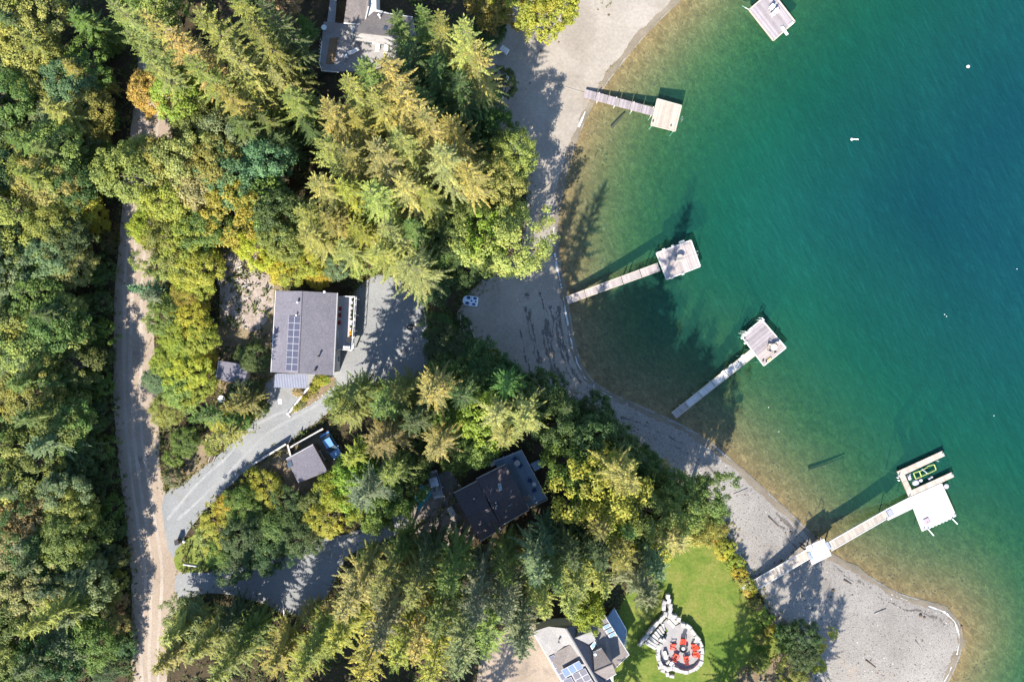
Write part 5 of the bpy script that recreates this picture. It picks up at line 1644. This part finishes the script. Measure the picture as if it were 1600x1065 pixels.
# shed dormer on the west slope carrying the panels
d0 = [PWs.hit(857.5, 1024, .05), W(890.5, 1006.5, zR - .5), W(911, 1022, zR - .2), PWs.hit(879, 1045, .9)]
slope(root, d0, M_RTAUPE, .5, name='dormer_roof')
PD = Plane(d0[0], d0[1], d0[2])
panels(root, Plane(*[W(*a) for a in ((877, 1044, zR - .9), (905, 1029, zR - .1), (884, 1057, zR - 1.0))]), [(877, 1044.5), (905, 1029.5), (912, 1041), (884, 1056)], 3, 1, M_PVB, .3)
panels(root, PWs, [(895, 1052), (915, 1041.5), (930, 1067), (910, 1078)], 2, 3, M_PVD, .25)
panels(root, PWs, [(858, 1024.5), (866, 1021), (887, 1057), (879, 1061)], 1, 4, M_PV, .2)
panels(root, PWs, [(880, 1061), (893, 1055), (905, 1078), (890, 1083)], 1, 2, M_PV, .2)
# east wing
zw = zg + 3.0
E = [W(914, 968, zw + 1.5), W(944, 960, zw + 1.0), W(983, 1022, zw), W(963, 1041.5, zw), W(950, 1050, zw + 1.2)]
slope(root, E, M_RTAUPE, .2, trim=[1, 2])
PE2 = Plane(E[0], E[1], E[2])
for k in range(3):
    a = (941 + k * 4.2, 978 + k * 6.5)
    roof_window(root, PE2, [(a[0], a[1]), (a[0] + 11, a[1] - 5.5), (a[0] + 13.4, a[1] - 0.8), (a[0] + 2.6, a[1] + 5)], M_SKYL)
# gabled dormers facing the lawn
for k, (ax, ay) in enumerate(((897, 995), (927, 1042))):
    if k == 0:
        gable(root, W(898, 990, zR - 1.2), W(899, 996, zR - .1), W(920, 1006, zR - 1.0), W(931, 999, zR - 1.0), W(925, 985, zR - .1), W(915, 968, zR - 1.0), M_RPALE, trim=False)
    else:
        gable(root, W(927, 1018, zR - 1.0), W(929, 1049, zR - .1), W(946, 1062, zR - 1.0), W(963, 1052, zR - 1.0), W(957, 1037, zR - .1), W(940, 1012, zR - 1.0), M_RTAUPE, trim=True)
PX = Plane(W(914, 1008, zR - 1.2), W(925, 1002, zR - 1.2), W(920, 1015, zR - 1.4))
roof_window(root, PX, [(922, 1008), (929, 1000), (932, 1005), (925, 1014)], M_SKYL)
p = W(930, 1021, zR - .3)
MB().lathe(p, [(.22, -.4), (.24, .1), (.2, .2), (.1, .25)], 14).build('roof_vent', M_WHITE, root)
p = PWs.hit(873, 1001)
MB().lathe(p, [(.12, -.1), (.12, .6), (.2, .62), (.05, .8)], 8).build('roof_vent', M_STEEL, root)
S = shrink([EA, W(857, 978, zE), W(905, 972, zE), W(944, 960, zw), W(983, 1022, zw), W(963, 1041, zw), W(962, 1075, zw), EB], .5)
MB().prism([(p.x, p.y) for p in S], zg - .3, zw - .35).build('wall', M_WALLW, root)
for u in (.2, .5, .8): windows(root, S[7], S[0], u, zg + 1.5); windows(root, S[3], S[4], u, zg + 1.4)
zd = zg + .7
dk = [W(960, 949, zd), W(977, 979, zd), W(976, 1009, zd), W(972, 1010, zd), W(946, 968, zd)]
MB().slab(dk, .5).build('deck', M_DBLUE, root)
rs = MB().tube([Vector(p) + Vector((0, 0, .95)) for p in dk[:3]], .06, 5).build('railing', M_WHITE, root)
for i in range(8):
    a, b = (Vector(dk[0]), Vector(dk[1])) if i < 4 else (Vector(dk[1]), Vector(dk[2]))
    p = a.lerp(b, (i % 4) / 3.2)
    MB().tube([p, p + Vector((0, 0, .95))], .04, 5).build('baluster', M_WHITE, rs)

# ------------------------------------------------------------------ stone fire-pit patio
F7 = lambda x, y: (990 + x / 7.342, 920 + y / 7.342)
pc = W(*F7(545, 655)); z0 = max(W(*F7(x, y)).z for x, y in ((270, 760), (380, 890), (560, 925), (100, 600))) + .03
root = thing('stone_patio', pc, 'round stone walled patio with curved steps set into the lawn', 'patio')
ring_px = [(530, 385), (580, 385), (640, 430), (690, 500), (740, 560), (770, 640), (772, 720), (765, 790), (735, 850), (690, 895), (620, 925), (560, 925), (500, 905), (440, 885), (380, 890), (320, 870), (285, 800), (270, 730), (280, 660), (310, 600), (350, 545)]
pave = [F7(x, y) for x, y in ring_px] + [F7(390, 470), F7(330, 380), F7(380, 330), F7(450, 430)]
pv = [W(x, y) for x, y in pave]
MB().prism([(p.x, p.y) for p in pv], z0 - .4, z0 + .06).build('paving', M_PATIO, root)
rr = random.Random(3)


def block(c, sx, sy, sz, rz, name='stone'):
    mb = MB().box((0, 0, 0), (sx, sy, sz))
    mb.v = [(x + rr.uniform(-.06, .06), y + rr.uniform(-.06, .06), z + rr.uniform(-.04, .04)) for x, y, z in mb.v]
    cs, sn = math.cos(rz), math.sin(rz)
    mb.v = [(c[0] + x * cs - y * sn, c[1] + x * sn + y * cs, c[2] + z) for x, y, z in mb.v]
    return mb.build(name, M_STONE, root, bevel=.05)


P = [W(*F7(x, y)) for x, y in ring_px]
# walk the ring and lay blocks end to end
acc = []
for i in range(len(P) - 1):
    a, b = P[i], P[i + 1]; n = max(1, round((b - a).length / .82))
    for k in range(n):
        acc.append((a.lerp(b, (k + .5) / n), math.atan2((b - a).y, (b - a).x), (b - a).length / n))
for i, (c, rz, l) in enumerate(acc):
    h = .72 + rr.uniform(-.08, .08)
    block((c.x, c.y, z0 + h / 2 - .05), l * .96, .58 + rr.uniform(-.06, .1), h, rz + rr.uniform(-.06, .06))
for x, y in ((385, 905), (330, 920), (380, 960), (435, 985), (300, 880), (430, 830), (390, 820), (480, 880), (700, 575), (725, 600), (735, 690)):
    c = W(*F7(x, y)); block((c.x, c.y, z0 + .22), .7, .5, .5, rr.uniform(0, 3))
# left fan of steps: from low by the paving to high at the outer corner
for i in range(8):
    u = i / 7
    a = W(*F7(325 - 205 * u ** 1.0, 385 + 205 * u)); b = W(*F7(350 - 100 * u, 470 + 190 * u))
    c = (a + b) / 2; d = b - a
    h = .14 + .085 * i
    block((c.x, c.y, z0 + h / 2), d.length * 1.0, .46, h, math.atan2(d.y, d.x), 'step')
for x, y, s in ((300, 335, .8), (255, 370, .85), (225, 405, .8), (190, 440, .8), (160, 480, .8), (135, 525, .85), (100, 560, .8), (75, 605, .8), (270, 640, .7), (300, 560, .6), (325, 300, .7)):
    c = W(*F7(x, y)); block((c.x, c.y, z0 + .35), s, .6, .7, .8 + rr.uniform(-.2, .2))
# three upper steps
for i in range(3):
    a = W(*F7(385 + i * 35, 345 - i * 38)); b = W(*F7(462 + i * 28, 425 - i * 42)); c = (a + b) / 2; d = b - a
    h = .2 + .16 * i
    block((c.x, c.y, z0 + h / 2), d.length, .55, h, math.atan2(d.y, d.x), 'step')
for x, y, s in ((400, 275, .9), (405, 215, .9), (405, 165, .85), (390, 110, .8), (378, 60, .7), (350, 260, .7), (335, 185, .85), (340, 130, .7), (445, 285, .6), (500, 320, .7)):
    c = W(*F7(x, y)); block((c.x, c.y, z0 + .4), s, .62, .8, 1.4 + rr.uniform(-.15, .15))


def adirondack(p, face, label, group):
    t = thing('garden_chair', (p.x, p.y, p.z), label, 'chair', group); t.rotation_euler.z = face - math.pi / 2

    def part(nm, mb):
        o = mb.build(nm, M_RED, None); o.parent = t
    for i in range(5):
        part('seat_slat', MB().box((0, -.22 + i * .12, .28 + i * .03), (.56, .105, .03), 0, .22))
    for i in range(5):
        x = -.24 + i * .12
        part('back_slat', MB().box((x, -.50, .62 + .03 * (2 - abs(i - 2))), (.10, .03, .80 + .05 * (2 - abs(i - 2))), 0, .42))
    for s in (-1, 1):
        part('arm', MB().box((s * .36, -.05, .56), (.14, .78, .03)))
        part('leg', MB().box((s * .32, .28, .28), (.05, .10, .56)))
        part('leg', MB().box((s * .30, -.12, .16), (.05, .95, .12), 0, -.22))


fp = W(*F7(560, 660)); fp.z = z0 + .06
for i, (x, y) in enumerate(((555, 585), (450, 640), (675, 640), (480, 750), (590, 775), (690, 722))):
    c = W(*F7(x, y)); c.z = z0 + .062
    d = fp - c
    adirondack(c, math.atan2(d.y, d.x) + (.2 if i % 2 else -.15), 'red slatted garden chair facing the fire bowl on the stone patio', 'red chairs round the fire bowl')
t = thing('fire_bowl', fp, 'dark fire bowl in the middle of the red chairs', 'fire pit')
MB().lathe(fp, [(.30, 0), (.34, .18), (.62, .34), (.66, .44), (.58, .44), (.3, .26)], 18).build('bowl', M_BLACK, t)
MB().lathe(fp, [(.28, .26), (.30, .40), (.1, .46)], 8).build('ash', M_CONC, t)
c = W(*F7(358, 738)); c.z = z0 + .06
t = thing('bench', c, 'white bench against the stone wall of the patio', 'bench')
MB().box(c + Vector((0, 0, .42)), (.45, 1.25, .07), .3).build('seat', M_WHITE, t)
for s in (-.5, .5):
    e = c + Vector((-math.sin(.3) * s, math.cos(.3) * s, .2)); MB().box(e, (.4, .08, .38), .3).build('leg', M_WHITE, t)
c = W(*F7(425, 835)); c.z = z0 + .06
simple_chair(c, .9, M_WHITE, 'white chair in the shade of the patio wall')

# ------------------------------------------------------------------ docks
def dock(label, foot):
    return thing('dock', foot, label, 'dock')


def section(root, q, n, mat, edge=None, fr=True, name='planking'):
    planking(root, q, n, mat, name=name)
    if fr: under_frame(root, q, .25)
    if edge: rim(root, q, edge[0], edge[1])


# 1: grey gangway and cream platform
q0 = qpx([(914.5, 139.5), (1023, 168.5), (1019.5, 181), (911.5, 152.5)], [.75, .72, .72, .75])
root = dock('grey plank walkway with a square cream platform off the sandy beach', W(965, 160, 0))
for i in range(6):
    u0, u1 = i / 6 + .003, (i + 1) / 6 - .003
    q = [lerp2(q0, u0, 0), lerp2(q0, u1, 0), lerp2(q0, u1, 1), lerp2(q0, u0, 1)]
    section(root, q, 12, M_DGREY, name='walkway_boards')
for u in (.2, .45, .7, .98):
    for v in (.02, .98): piles(root, [lerp2(q0, u, v)], over=.04 if v > .5 else .25, r=.09)
q = qpx([(1027, 154.5), (1065, 165), (1055, 205), (1017, 195.5)], .8)
section(root, q, 26, M_DCREAM, ((0, 1, 2, 3), M_DCREAM))
piles(root, [lerp2(q, u, v) for u in (.05, .95) for v in (.05, .95)], over=-.05)
for x, y in ((1048, 197), (1020, 190)):
    p = W(x, y, .82); MB().lathe(p, [(.08, 0), (.05, .12), (.12, .16), (.12, .2)], 8).build('cleat', M_BLACK, root)
p = W(1064, 186, .8)
for s in (-.2, .2): MB().tube([p + Vector((0, s, .5)), p + Vector((.15, s, .5)), p + Vector((.2, s, -1))], .035, 5).build('ladder_rail', M_STEEL, root)

# 2: bleached dock with round table
zz = 1.15
root = dock('bleached dock with a round white table off the sandy beach', W(960, 445, 0))
q0 = qpx([(884, 464), (1028, 411), (1032, 422.5), (887, 474.5)], zz)
for i in range(5):
    u0, u1 = i / 5 + .003, (i + 1) / 5 - .003
    section(root, [lerp2(q0, u0, 0), lerp2(q0, u1, 0), lerp2(q0, u1, 1), lerp2(q0, u0, 1)], 18, M_DPINK, ((0, 2), M_DCREAM), name='walkway_boards')
for u in (.15, .4, .65, .9):
    for v in (.04, .96): piles(root, [lerp2(q0, u, v)], over=-.1, r=.1)
q = qpx([(1025.5, 395.5), (1079.5, 375.5), (1094, 416), (1041.5, 436.5)], zz)
for h in range(2):
    qq = [lerp2(q, 0, h / 2 + .003), lerp2(q, 1, h / 2 + .003), lerp2(q, 1, h / 2 + .497), lerp2(q, 0, h / 2 + .497)]
    planking(root, qq, 34, M_DPINK)
under_frame(root, q, .3)
rim(root, q, (0, 1, 2, 3), M_DWHITE, .2, .12, .05)
piles(root, [lerp2(q, u, v) for u in (.08, .5, .92) for v in (.06, .94)], over=-.1)
for x, y in ((1065, 377.5), (1051, 384), (1037, 389.5), (1067, 428), (1050, 434)):
    p = W(x, y, zz + .08); MB().box(p, (.85 if x == 1065 else .4, .28, .16), .36).build('bumper', M_DWHITE, root)
p = W(1087, 396, zz)
for s in (-.25, .25): MB().tube([p + Vector((-.1, s, .7)), p + Vector((.2, s, .7)), p + Vector((.25, s, -1.6))], .035, 5).build('ladder_rail', M_STEEL, root)
round_table(W(1061, 403.5, zz), .52, .72, M_DCREAM, 'round pale table on the bleached dock')
simple_chair(W(1055, 406, zz), -.9, M_DWHITE, 'white folding chair beside the round table on the bleached dock')

# 3: dock with tan table
zz = 1.05
root = dock('slim white walkway and grey platform with a tan table', W(1115, 600, 0))
q0 = qpx([(1049, 645), (1173, 546), (1181, 554), (1056, 653)], zz)
for i in range(6):
    u0, u1 = i / 6 + .003, (i + 1) / 6 - .003
    section(root, [lerp2(q0, u0, 0), lerp2(q0, u1, 0), lerp2(q0, u1, 1), lerp2(q0, u0, 1)], 18, M_DWHITE if i else M_DPINK, ((0, 2), M_DCREAM), name='walkway_boards')
for u in (.12, .3, .5, .7, .9):
    for v in (.04, .96): piles(root, [lerp2(q0, u, v)], over=-.1, r=.1)
for u in (.65, .75, .9):
    p = lerp2(q0, u, -.06); MB().box(p, (.5, .22, .16), .67).build('bumper', M_DWHITE, root)
q = qpx([(1158.5, 525), (1190, 499), (1228, 543), (1193.5, 571)], zz)
for h in range(3):
    qq = [lerp2(q, 0, h / 3 + .002), lerp2(q, 1, h / 3 + .002), lerp2(q, 1, h / 3 + .331), lerp2(q, 0, h / 3 + .331)]
    qq = [qq[0], qq[3], qq[2], qq[1]]
    planking(root, qq, 14, M_DGREY if h < 2 else M_DPINK)
under_frame(root, q, .3)
rim(root, q, (0, 1, 2, 3), M_DWHITE, .18, .12, .05)
piles(root, [lerp2(q, u, v) for u in (.08, .92) for v in (.06, .5, .94)], over=-.1)
for x, y in ((1173.5, 513), (1170, 518), (1165, 535), (1160, 527)):
    p = W(x, y, zz + .08); MB().box(p, (.55, .28, .16), .67).build('bumper', M_DWHITE, root)
for x, y, a in ((1188, 500, 2.4), (1162, 521, 2.4)):
    p = W(x, y, zz); d_ = Vector((math.cos(a), math.sin(a), 0)); s_ = Vector((-d_.y, d_.x, 0)) * .22
    for s in (-1, 1):
        MB().tube([p + s_ * s - d_ * .3, p + s_ * s - d_ * .25 + Vector((0, 0, .8)), p + s_ * s + d_ * .25 + Vector((0, 0, .85)), p + s_ * s + d_ * .35 - Vector((0, 0, 1.2))], .045, 6).build('ladder_rail', M_WHITE, root)
for x, y, m_ in ((1192, 563, M_BLACK), (1197, 564, M_BLACK), (1163, 528, M_BLACK)):
    p = W(x, y, zz + .03); MB().lathe(p, [(.09, 0), (.06, .1), (.14, .16)], 8).build('cleat', m_, root)
p = W(1202, 561.5, zz + .1)
tag(MB().box(p, (.7, .3, .18), .67).build('float_cushion', mat_plain('orange_vinyl', (.72, .42, .16), .5, .1)), 'orange cushion on the edge of the grey platform', 'cushion')
round_table(W(1207, 542, zz), .48, .72, M_TAN, 'round tan table on the grey platform dock')
for i, (x, y) in enumerate(((1201, 540), (1211.5, 537.5), (1208.5, 548), (1202, 547))):
    d = W(1207, 542, zz) - W(x, y, zz)
    simple_chair(W(x, y, zz), math.atan2(d.y, d.x) - math.pi / 2, M_DPINK if i % 2 else M_DCREAM, 'light garden chair drawn up to the round tan table', 'chairs at the tan table')

# 4: the long white dock with ramp, landing, gangway, float and boat slip
root = dock('long white dock with high ramp, landing, gangway and boat slip', W(1300, 850, 0))
zl = 2.4
zl0 = gz(*W(1160, 925)[:2]) + .45
q0 = qpx([(1158.5, 917), (1262.5, 857), (1268.5, 870), (1166, 930)], [zl0, zl, zl, zl0])
for i in range(4):
    u0, u1 = i / 4 + .002, (i + 1) / 4 - .002
    section(root, [lerp2(q0, u0, 0), lerp2(q0, u1, 0), lerp2(q0, u1, 1), lerp2(q0, u0, 1)], 20, M_DCREAM, ((0, 2), M_DWHITE), name='ramp_boards')
for u in (.3, .65, .97):
    for v in (.05, .95): piles(root, [lerp2(q0, u, v)], M_TIMBER, over=-.1, r=.13)
q = qpx([(1258.8, 854.3), (1287.8, 841.6), (1299, 866.6), (1268.5, 881.5)], zl + .05)
section(root, q, 20, M_DWHITE, ((0, 2), M_DWHITE), name='landing_boards')
piles(root, [lerp2(q, u, v) for u in (.08, .92) for v in (.08, .92)], M_TIMBER, over=-.15, r=.15)
for a, b in (((1258, 852), (1266, 866)), ((1278, 838), (1283, 845))):
    A, B = W(*a, zl + .1), W(*b, zl + .1)
    MB().tube([A, A + Vector((0, 0, .9)), B + Vector((0, 0, .9)), B], .05, 5).build('hand_rail', M_STEEL, root)
for x, y in ((1164, 921), (1265.5, 868), (1294, 852)):
    p = W(x, y, zl + .12 if x > 1200 else zl0 + .08)
    MB().box(p, (.45, 1.2, .05), .5).build('hinge_plate', M_STEEL, root)
q0 = qpx([(1292.5, 848), (1383.5, 796.5), (1389.5, 808), (1299, 860)], [zl, .75, .75, zl])
for i in range(3):
    u0, u1 = i / 3 + .002, (i + 1) / 3 - .002
    section(root, [lerp2(q0, u0, 0), lerp2(q0, u1, 0), lerp2(q0, u1, 1), lerp2(q0, u0, 1)], 24, M_DCREAM, ((0, 2), M_DWHITE), name='gangway_boards')
zf = .6
qa = qpx([(1380, 798), (1423, 776), (1431, 791), (1387, 812)], zf)
section(root, qa, 30, M_DWHITE, ((0, 2), M_DWHITE), name='float_boards')
MB().box(W(1391, 801, zf + .06), (.75, 1.05, .05), .5).build('rubber_mat', mat_plain('grey_mat', (.26, .27, .36), .8, .1), root)
qb = qpx([(1421, 777.5), (1471, 755), (1493.5, 805.5), (1441, 829)], zf + .05)
section(root, qb, 36, M_DWHITE, ((0, 1, 2, 3), M_DWHITE), name='float_boards')
# slip arms
for k, pts in enumerate(([(1401.3, 736.5), (1472.4, 704), (1476.6, 711.8), (1406.5, 744.5)], [(1404.5, 741), (1413.5, 740.5), (1425, 766), (1420.5, 777)], [(1417.5, 768.5), (1487.2, 737.2), (1491, 744.5), (1421, 777)])):
    qq = qpx(pts, zf + .004 * k)
    if k == 1: qq = [qq[0], qq[3], qq[2], qq[1]]
    section(root, qq, 44 if k != 1 else 26, M_DCREAM, None, name='slip_boards')
for x, y in ((1405, 741), (1472, 708), (1487, 741), (1421, 775), (1491, 803), (1443, 826), (1384, 810)):
    piles(root, [W(x, y, zf)], M_STEEL, r=.09, over=.35)
t2 = W(1448, 814, zf + .12)
hb = MB().box(t2, (.85, .95, .18), .42).build('hatch', mat_plain('pink_grey_hatch', (.36, .27, .30), .7, .1), root, bevel=.03)
MB().lathe(t2 + Vector((.1, -.1, .09)), [(.06, 0), (.06, .06)], 8).build('knob', M_BLACK, hb)
for x0, y0, x1, y1 in ((1450, 826, 1459, 836), (1488, 810, 1496, 818)):
    MB().tube([W(x0, y0, zf + .3), W(x1, y1, .15)], .07, 6).build('ladder_rail', M_WHITE, root)
for i in range(7):
    p = W(1452 + i * 5.4, 824 - i * 2.4, zf + .02); MB().lathe(p, [(.16, -.3), (.18, 0), (.1, .1)], 8).build('bumper', M_WHITE, root)
for x, y in ((1437, 762), (1432, 758)): pass
p = W(1476, 760, .25)
# boat lift in the slip
root = thing('boat_lift', W(1440, 737, 0), 'lime green boat lift frame floating in the white slip', 'boat lift')
F8 = lambda x, y, z=.35: W(1390 + x / 7.1, 690 + y / 7.1, z)
for a, b in (((265, 345), (345, 320)), ((290, 410), (355, 385)), ((265, 345), (290, 410)), ((330, 325), (355, 390)), ((420, 270), (495, 250)), ((495, 250), (515, 305)), ((440, 345), (515, 310)), ((355, 380), (440, 345)), ((345, 320), (420, 280))):
    MB().tube([F8(*a), F8(*b)], .08, 5).build('beam', M_YELG, root)
for a, b in (((200, 400), (230, 350)), ((360, 300), (420, 350)), ((520, 205), (545, 215))):
    MB().tube([F8(*a, .4), F8(*b, .4)], .08, 5).build('arm', M_STEEL, root)
for x, y, s in ((210, 380, .35), (290, 455, .55), (345, 425, .3), (440, 410, .25), (465, 390, .2), (220, 405, .3)):
    c = F8(x, y, .12); MB().lathe(c, [(s * .7, -.2), (s, 0), (s * .8, .16), (s * .2, .2)], 9).build('float_tank', M_PVF, root)
for x, y in ((100, 375), (90, 395), (100, 425)):
    p = F8(x, y, .3); tag(MB().lathe(p, [(.08, -.3), (.13, 0), (.08, .25)], 8).build('fender', M_WHITE), 'white fender hanging on the boat slip wall', 'fender', 'fenders on the boat slip')
p = F8(620, 490, .2)
tag(MB().lathe(p, [(.3, -.25), (.42, 0), (.38, .25), (.1, .32)], 12).build('outboard_cover', M_PVF), 'grey covered float beside the white platform', 'float')

# 5: moored swimming raft
zz = .45
root = thing('raft', W(1206, 25, 0), 'square grey swimming raft with pale edges', 'raft')
q = qpx([(1170.5, 15.5), (1205, -14), (1242, 34), (1208.5, 63.5)], zz)
planking(root, q, 26, M_DGREY)
under_frame(root, q, .4)
rim(root, q, (0, 1, 2, 3), M_DCREAM, .2, .14, .05)
A, B = W(1221.5, 42, zz + .15), W(1230.5, 54.5, zz + .25)
d = B - A
MB().box((A + B) / 2, (d.length, .42, .07), math.atan2(d.y, d.x), 0, 0).build('diving_board', M_WHITE, root)
p = W(1236, 38, zz + .1); MB().box(p, (.8, .35, .2), .7).build('bumper', M_WHITE, root)
simple_chair(W(1206, 24, zz), .7, M_WHITE, 'white chair on the swimming raft beside another', 'white chairs on the raft')
simple_chair(W(1212, 20, zz), 3.6, M_WHITE, 'white chair on the swimming raft beside another', 'white chairs on the raft')
simple_chair(W(1204, 14, zz), 2.4, M_WHITE, 'white chair on the swimming raft beside another', 'white chairs on the raft')
tag(MB().tube([W(1170, 15, .3), W(1165, 12.5, .02), W(1160, 9.5, -.2)], .05, 5).build('rope', M_WHITE), 'white mooring rope of the swimming raft', 'rope')
tag(MB().tube([W(x, y) + Vector((0, 0, .06)) for x, y in ((826, 113), (850, 122), (875, 134), (912, 145))], .045, 5).build('rope', M_ROPE), 'thin grey rope across the pale sand to the dock', 'rope')

# ------------------------------------------------------------------ pedal boat
p = W(735, 470); t = thing('pedal_boat', p, 'white and blue pedal boat pulled up on the shaded sand', 'boat')
t.rotation_euler.z = math.radians(-8)
M_PB = mat_plain('pale_blue_hull', (.62, .72, .82), .4, .08)
def part(nm, mb, mat, **k):
    o = mb.build(nm, mat, None, **k); o.parent = t; return o
hull = [(-1.2, -.25), (-1.15, .3), (-.8, .68), (-.2, .78), (1.1, .74), (1.16, .6), (1.16, -.6), (1.1, -.74), (-.2, -.78), (-.85, -.66)]
part('hull', MB().prism(hull, .05, .55), M_PB, bevel=.08)
for x, y, rx_, ry_ in ((-.25, .42, .42, .25), (-.35, -.42, .42, .25), (.68, .46, .3, .2), (.62, -.46, .3, .2), (.2, .02, .16, .14), (.85, -.02, .14, .14)):
    part('seat_well', MB().prism([(x + rx_ * math.cos(a * .5236), y + ry_ * math.sin(a * .5236)) for a in range(12)], .35, .562), M_NAVY)
for x, y in ((.02, .42), (-.08, -.42)):
    part('seat_back', MB().box((x, y, .68), (.08, .45, .3), 0, 0, .2), M_PB, bevel=.02)

# ------------------------------------------------------------------ buoys, sunken wood, beach litter
for x, y, r_, lb in ((1512.5, 104, .26, 'white round mooring buoy far out on the teal water'), (1331, 217.5, .22, 'white mooring buoy trailing a short float')):
    p = W(x, y, 0.0); t = thing('buoy', p, lb, 'buoy')
    MB().lathe(p, [(r_ * .5, -r_ * .8), (r_, -.02), (r_ * .9, r_ * .5), (r_ * .4, r_ * .85)], 12).build('body', M_BUOY, t, smooth=True)
    MB().lathe(p + Vector((0, 0, r_ * .8)), [(.06, 0), (.06, .12), (.02, .15)], 6).build('eye', M_STEEL, t)
    if x < 1400: MB().tube([p + Vector((.2, 0, .04)), p + Vector((1.0, -.05, .04))], .09, 6).build('pick_up_float', M_BUOY, t)
for i, (x, y) in enumerate(((1476, 491), (1479, 494), (1201, 636), (1217, 674), (1553, 649), (1589, 420))):  # small white solids added in place of light sparkling on the water
    p = W(x, y, 0); tag(MB().lathe(p, [(.03, -.05), (.07, 0), (.05, .05), (.02, .07)], 7).build('sparkle_dot', M_BUOY), 'tiny white dot standing in for a sparkle on open water', 'float', 'sparkle dots on the lake')
for pts, r_, lb in (([(1262, 733), (1290, 724), (1318, 713)], .16, 'sunken dark log on the lake bed'), ([(955, 200), (966, 188), (975, 178)], .25, 'sunken branch beside the grey walkway')):
    P = [W(x, y) + Vector((0, 0, .3)) for x, y in pts]
    tag(MB().tube(P, [r_, r_ * .9, r_ * .5], 7).build('sunken_log', M_TIMBER), lb, 'log')

# dark wrack lines on the shaded sand and pebbles on the gravel
r = np.random.default_rng(17)


def chips(name, X, Y, s, mat, label, flat=.35):
    n = len(X); a = r.uniform(0, 6.28, n); s2 = s * r.uniform(.4, .9, n)
    z = gz(X, Y)
    c, sn = np.cos(a), np.sin(a)
    base = np.stack([X, Y, z + .01], -1)
    u = np.stack([c, sn, 0 * c], -1) * s[:, None]; v = np.stack([-sn, c, 0 * c], -1) * s2[:, None]
    top = base + np.stack([0 * s, 0 * s, s * flat + .02], -1)
    V = np.stack([base + u, base + v, base - u, base - v, top], 1).reshape(-1, 3)
    i = np.arange(n)[:, None] * 5
    F = np.concatenate([i + np.array([[0, 1, 4]]), i + np.array([[1, 2, 4]]), i + np.array([[2, 3, 4]]), i + np.array([[3, 0, 4]])])
    me = np_mesh(name, V, F)
    return tag(link(name, me, mat), label, kind='stuff')


M_WRACK = mat_plain('wet_weed', (0.12, 0.105, 0.09), 0.9, 0.3, 3)
_rq = random.Random(12)
for i_ in range(30):
    of = _rq.uniform(.8, 7.5) if i_ < 24 else _rq.uniform(.8, 3.0)
    y0_ = _rq.uniform(440, 520) if i_ < 24 else _rq.uniform(620, 900)
    y1_ = y0_ + _rq.uniform(50, 120)
    shore_band('wrack', M_WRACK, of * INL, (of + _rq.uniform(.03, .11)) * INL, y0_, min(y1_, 612) if i_ < 24 else y1_, .045, .22, 40 + i_, 'stuff', 'dark line of washed up weed on the beach', .35)
n = 22000
X = r.uniform(0, 72, n); Y = r.uniform(-56, -8, n)
sd2 = sdf(X, Y)
inb = inside(np.array([tuple(W(*p)[:2]) for p in POLY_BS[::2]]), X, Y) & (sd2 > .3) & (r.random(n) < .35 + .6 * np.clip(np.sin(sd2 * 1.5 + .8 * np.sin(X * .3)), 0, 1))
X, Y = X[inb], Y[inb]
h = len(X) // 2
M_BEDROCK = mat_plain('lake_stone', (0.11, 0.09, 0.06), .9, .4, 2.0)
xs_ = r.uniform(0, 75, 16000); ys_ = r.uniform(-56, 56, 16000); sd_ = -sdf(xs_, ys_)
kk = (sd_ > .4) & (sd_ < 16) & (r.random(16000) < np.exp(-sd_ / 9))
chips('lake_stones', xs_[kk], ys_[kk], r.uniform(.06, .20, kk.sum()), M_BEDROCK, 'brown and grey stones on the shallow lake bed', .35)
chips('pebbles', X[:h], Y[:h], r.uniform(.04, .11, h) * (1 + 1.2 * (r.random(h) < .06)), M_STONE, 'pale pebbles on the gravel beach', .5)
chips('pebbles', X[h:], Y[h:], r.uniform(.04, .11, len(X) - h) * (1 + 1.5 * (r.random(len(X) - h) < .05)), M_TIMBER, 'dark stones and twigs on the gravel beach', .4)

M_DRIFT = mat_plain('drift_wood', (0.24, 0.22, 0.20), .9, .25, 4)
for i_, (pts_, r_) in enumerate([([(1318, 905), (1330, 912)], .10), ([(1366, 958), (1384, 950)], .09), ([(1352, 1030), (1368, 1042)], .10), ([(1146, 772), (1168, 762)], .08), ([(1200, 806), (1216, 822)], .09), ([(1430, 1000), (1440, 1014)], .08)]):
    log(pts_, r_, r_ * .6, M_DRIFT if i_ % 2 else M_TIMBER, ['dark driftwood stick on the spit near the landing', 'grey driftwood pole across the middle of the spit', 'dark driftwood pole beside the yellow bushes of the spit',
        'grey driftwood log on the gravel beside the shaded shore', 'dark driftwood log at the water edge beside the high ramp', 'grey stick near the round end of the spit'][i_], 'driftwood', 'driftwood')
for i_, (x_, y_, s_) in enumerate([(1438, 961, .3), (1444, 964, .22), (1301, 922, .26), (1235, 831, .22), (1227, 832, .16), (1502, 978, .2), (951, 24, .2), (846, 80, .2), (873, 66, .16), (828, 130, .16)]):
    p_ = W(x_, y_)
    tag(MB().lathe((p_.x, p_.y, p_.z - .05), [(s_ * .8, 0), (s_, s_ * .5), (s_ * .55, s_ * .9), (s_ * .1, s_)], 7).build('rock', M_TIMBER), 'small dark rock lying alone on the beach', 'rock', 'lone dark rocks on the beaches')
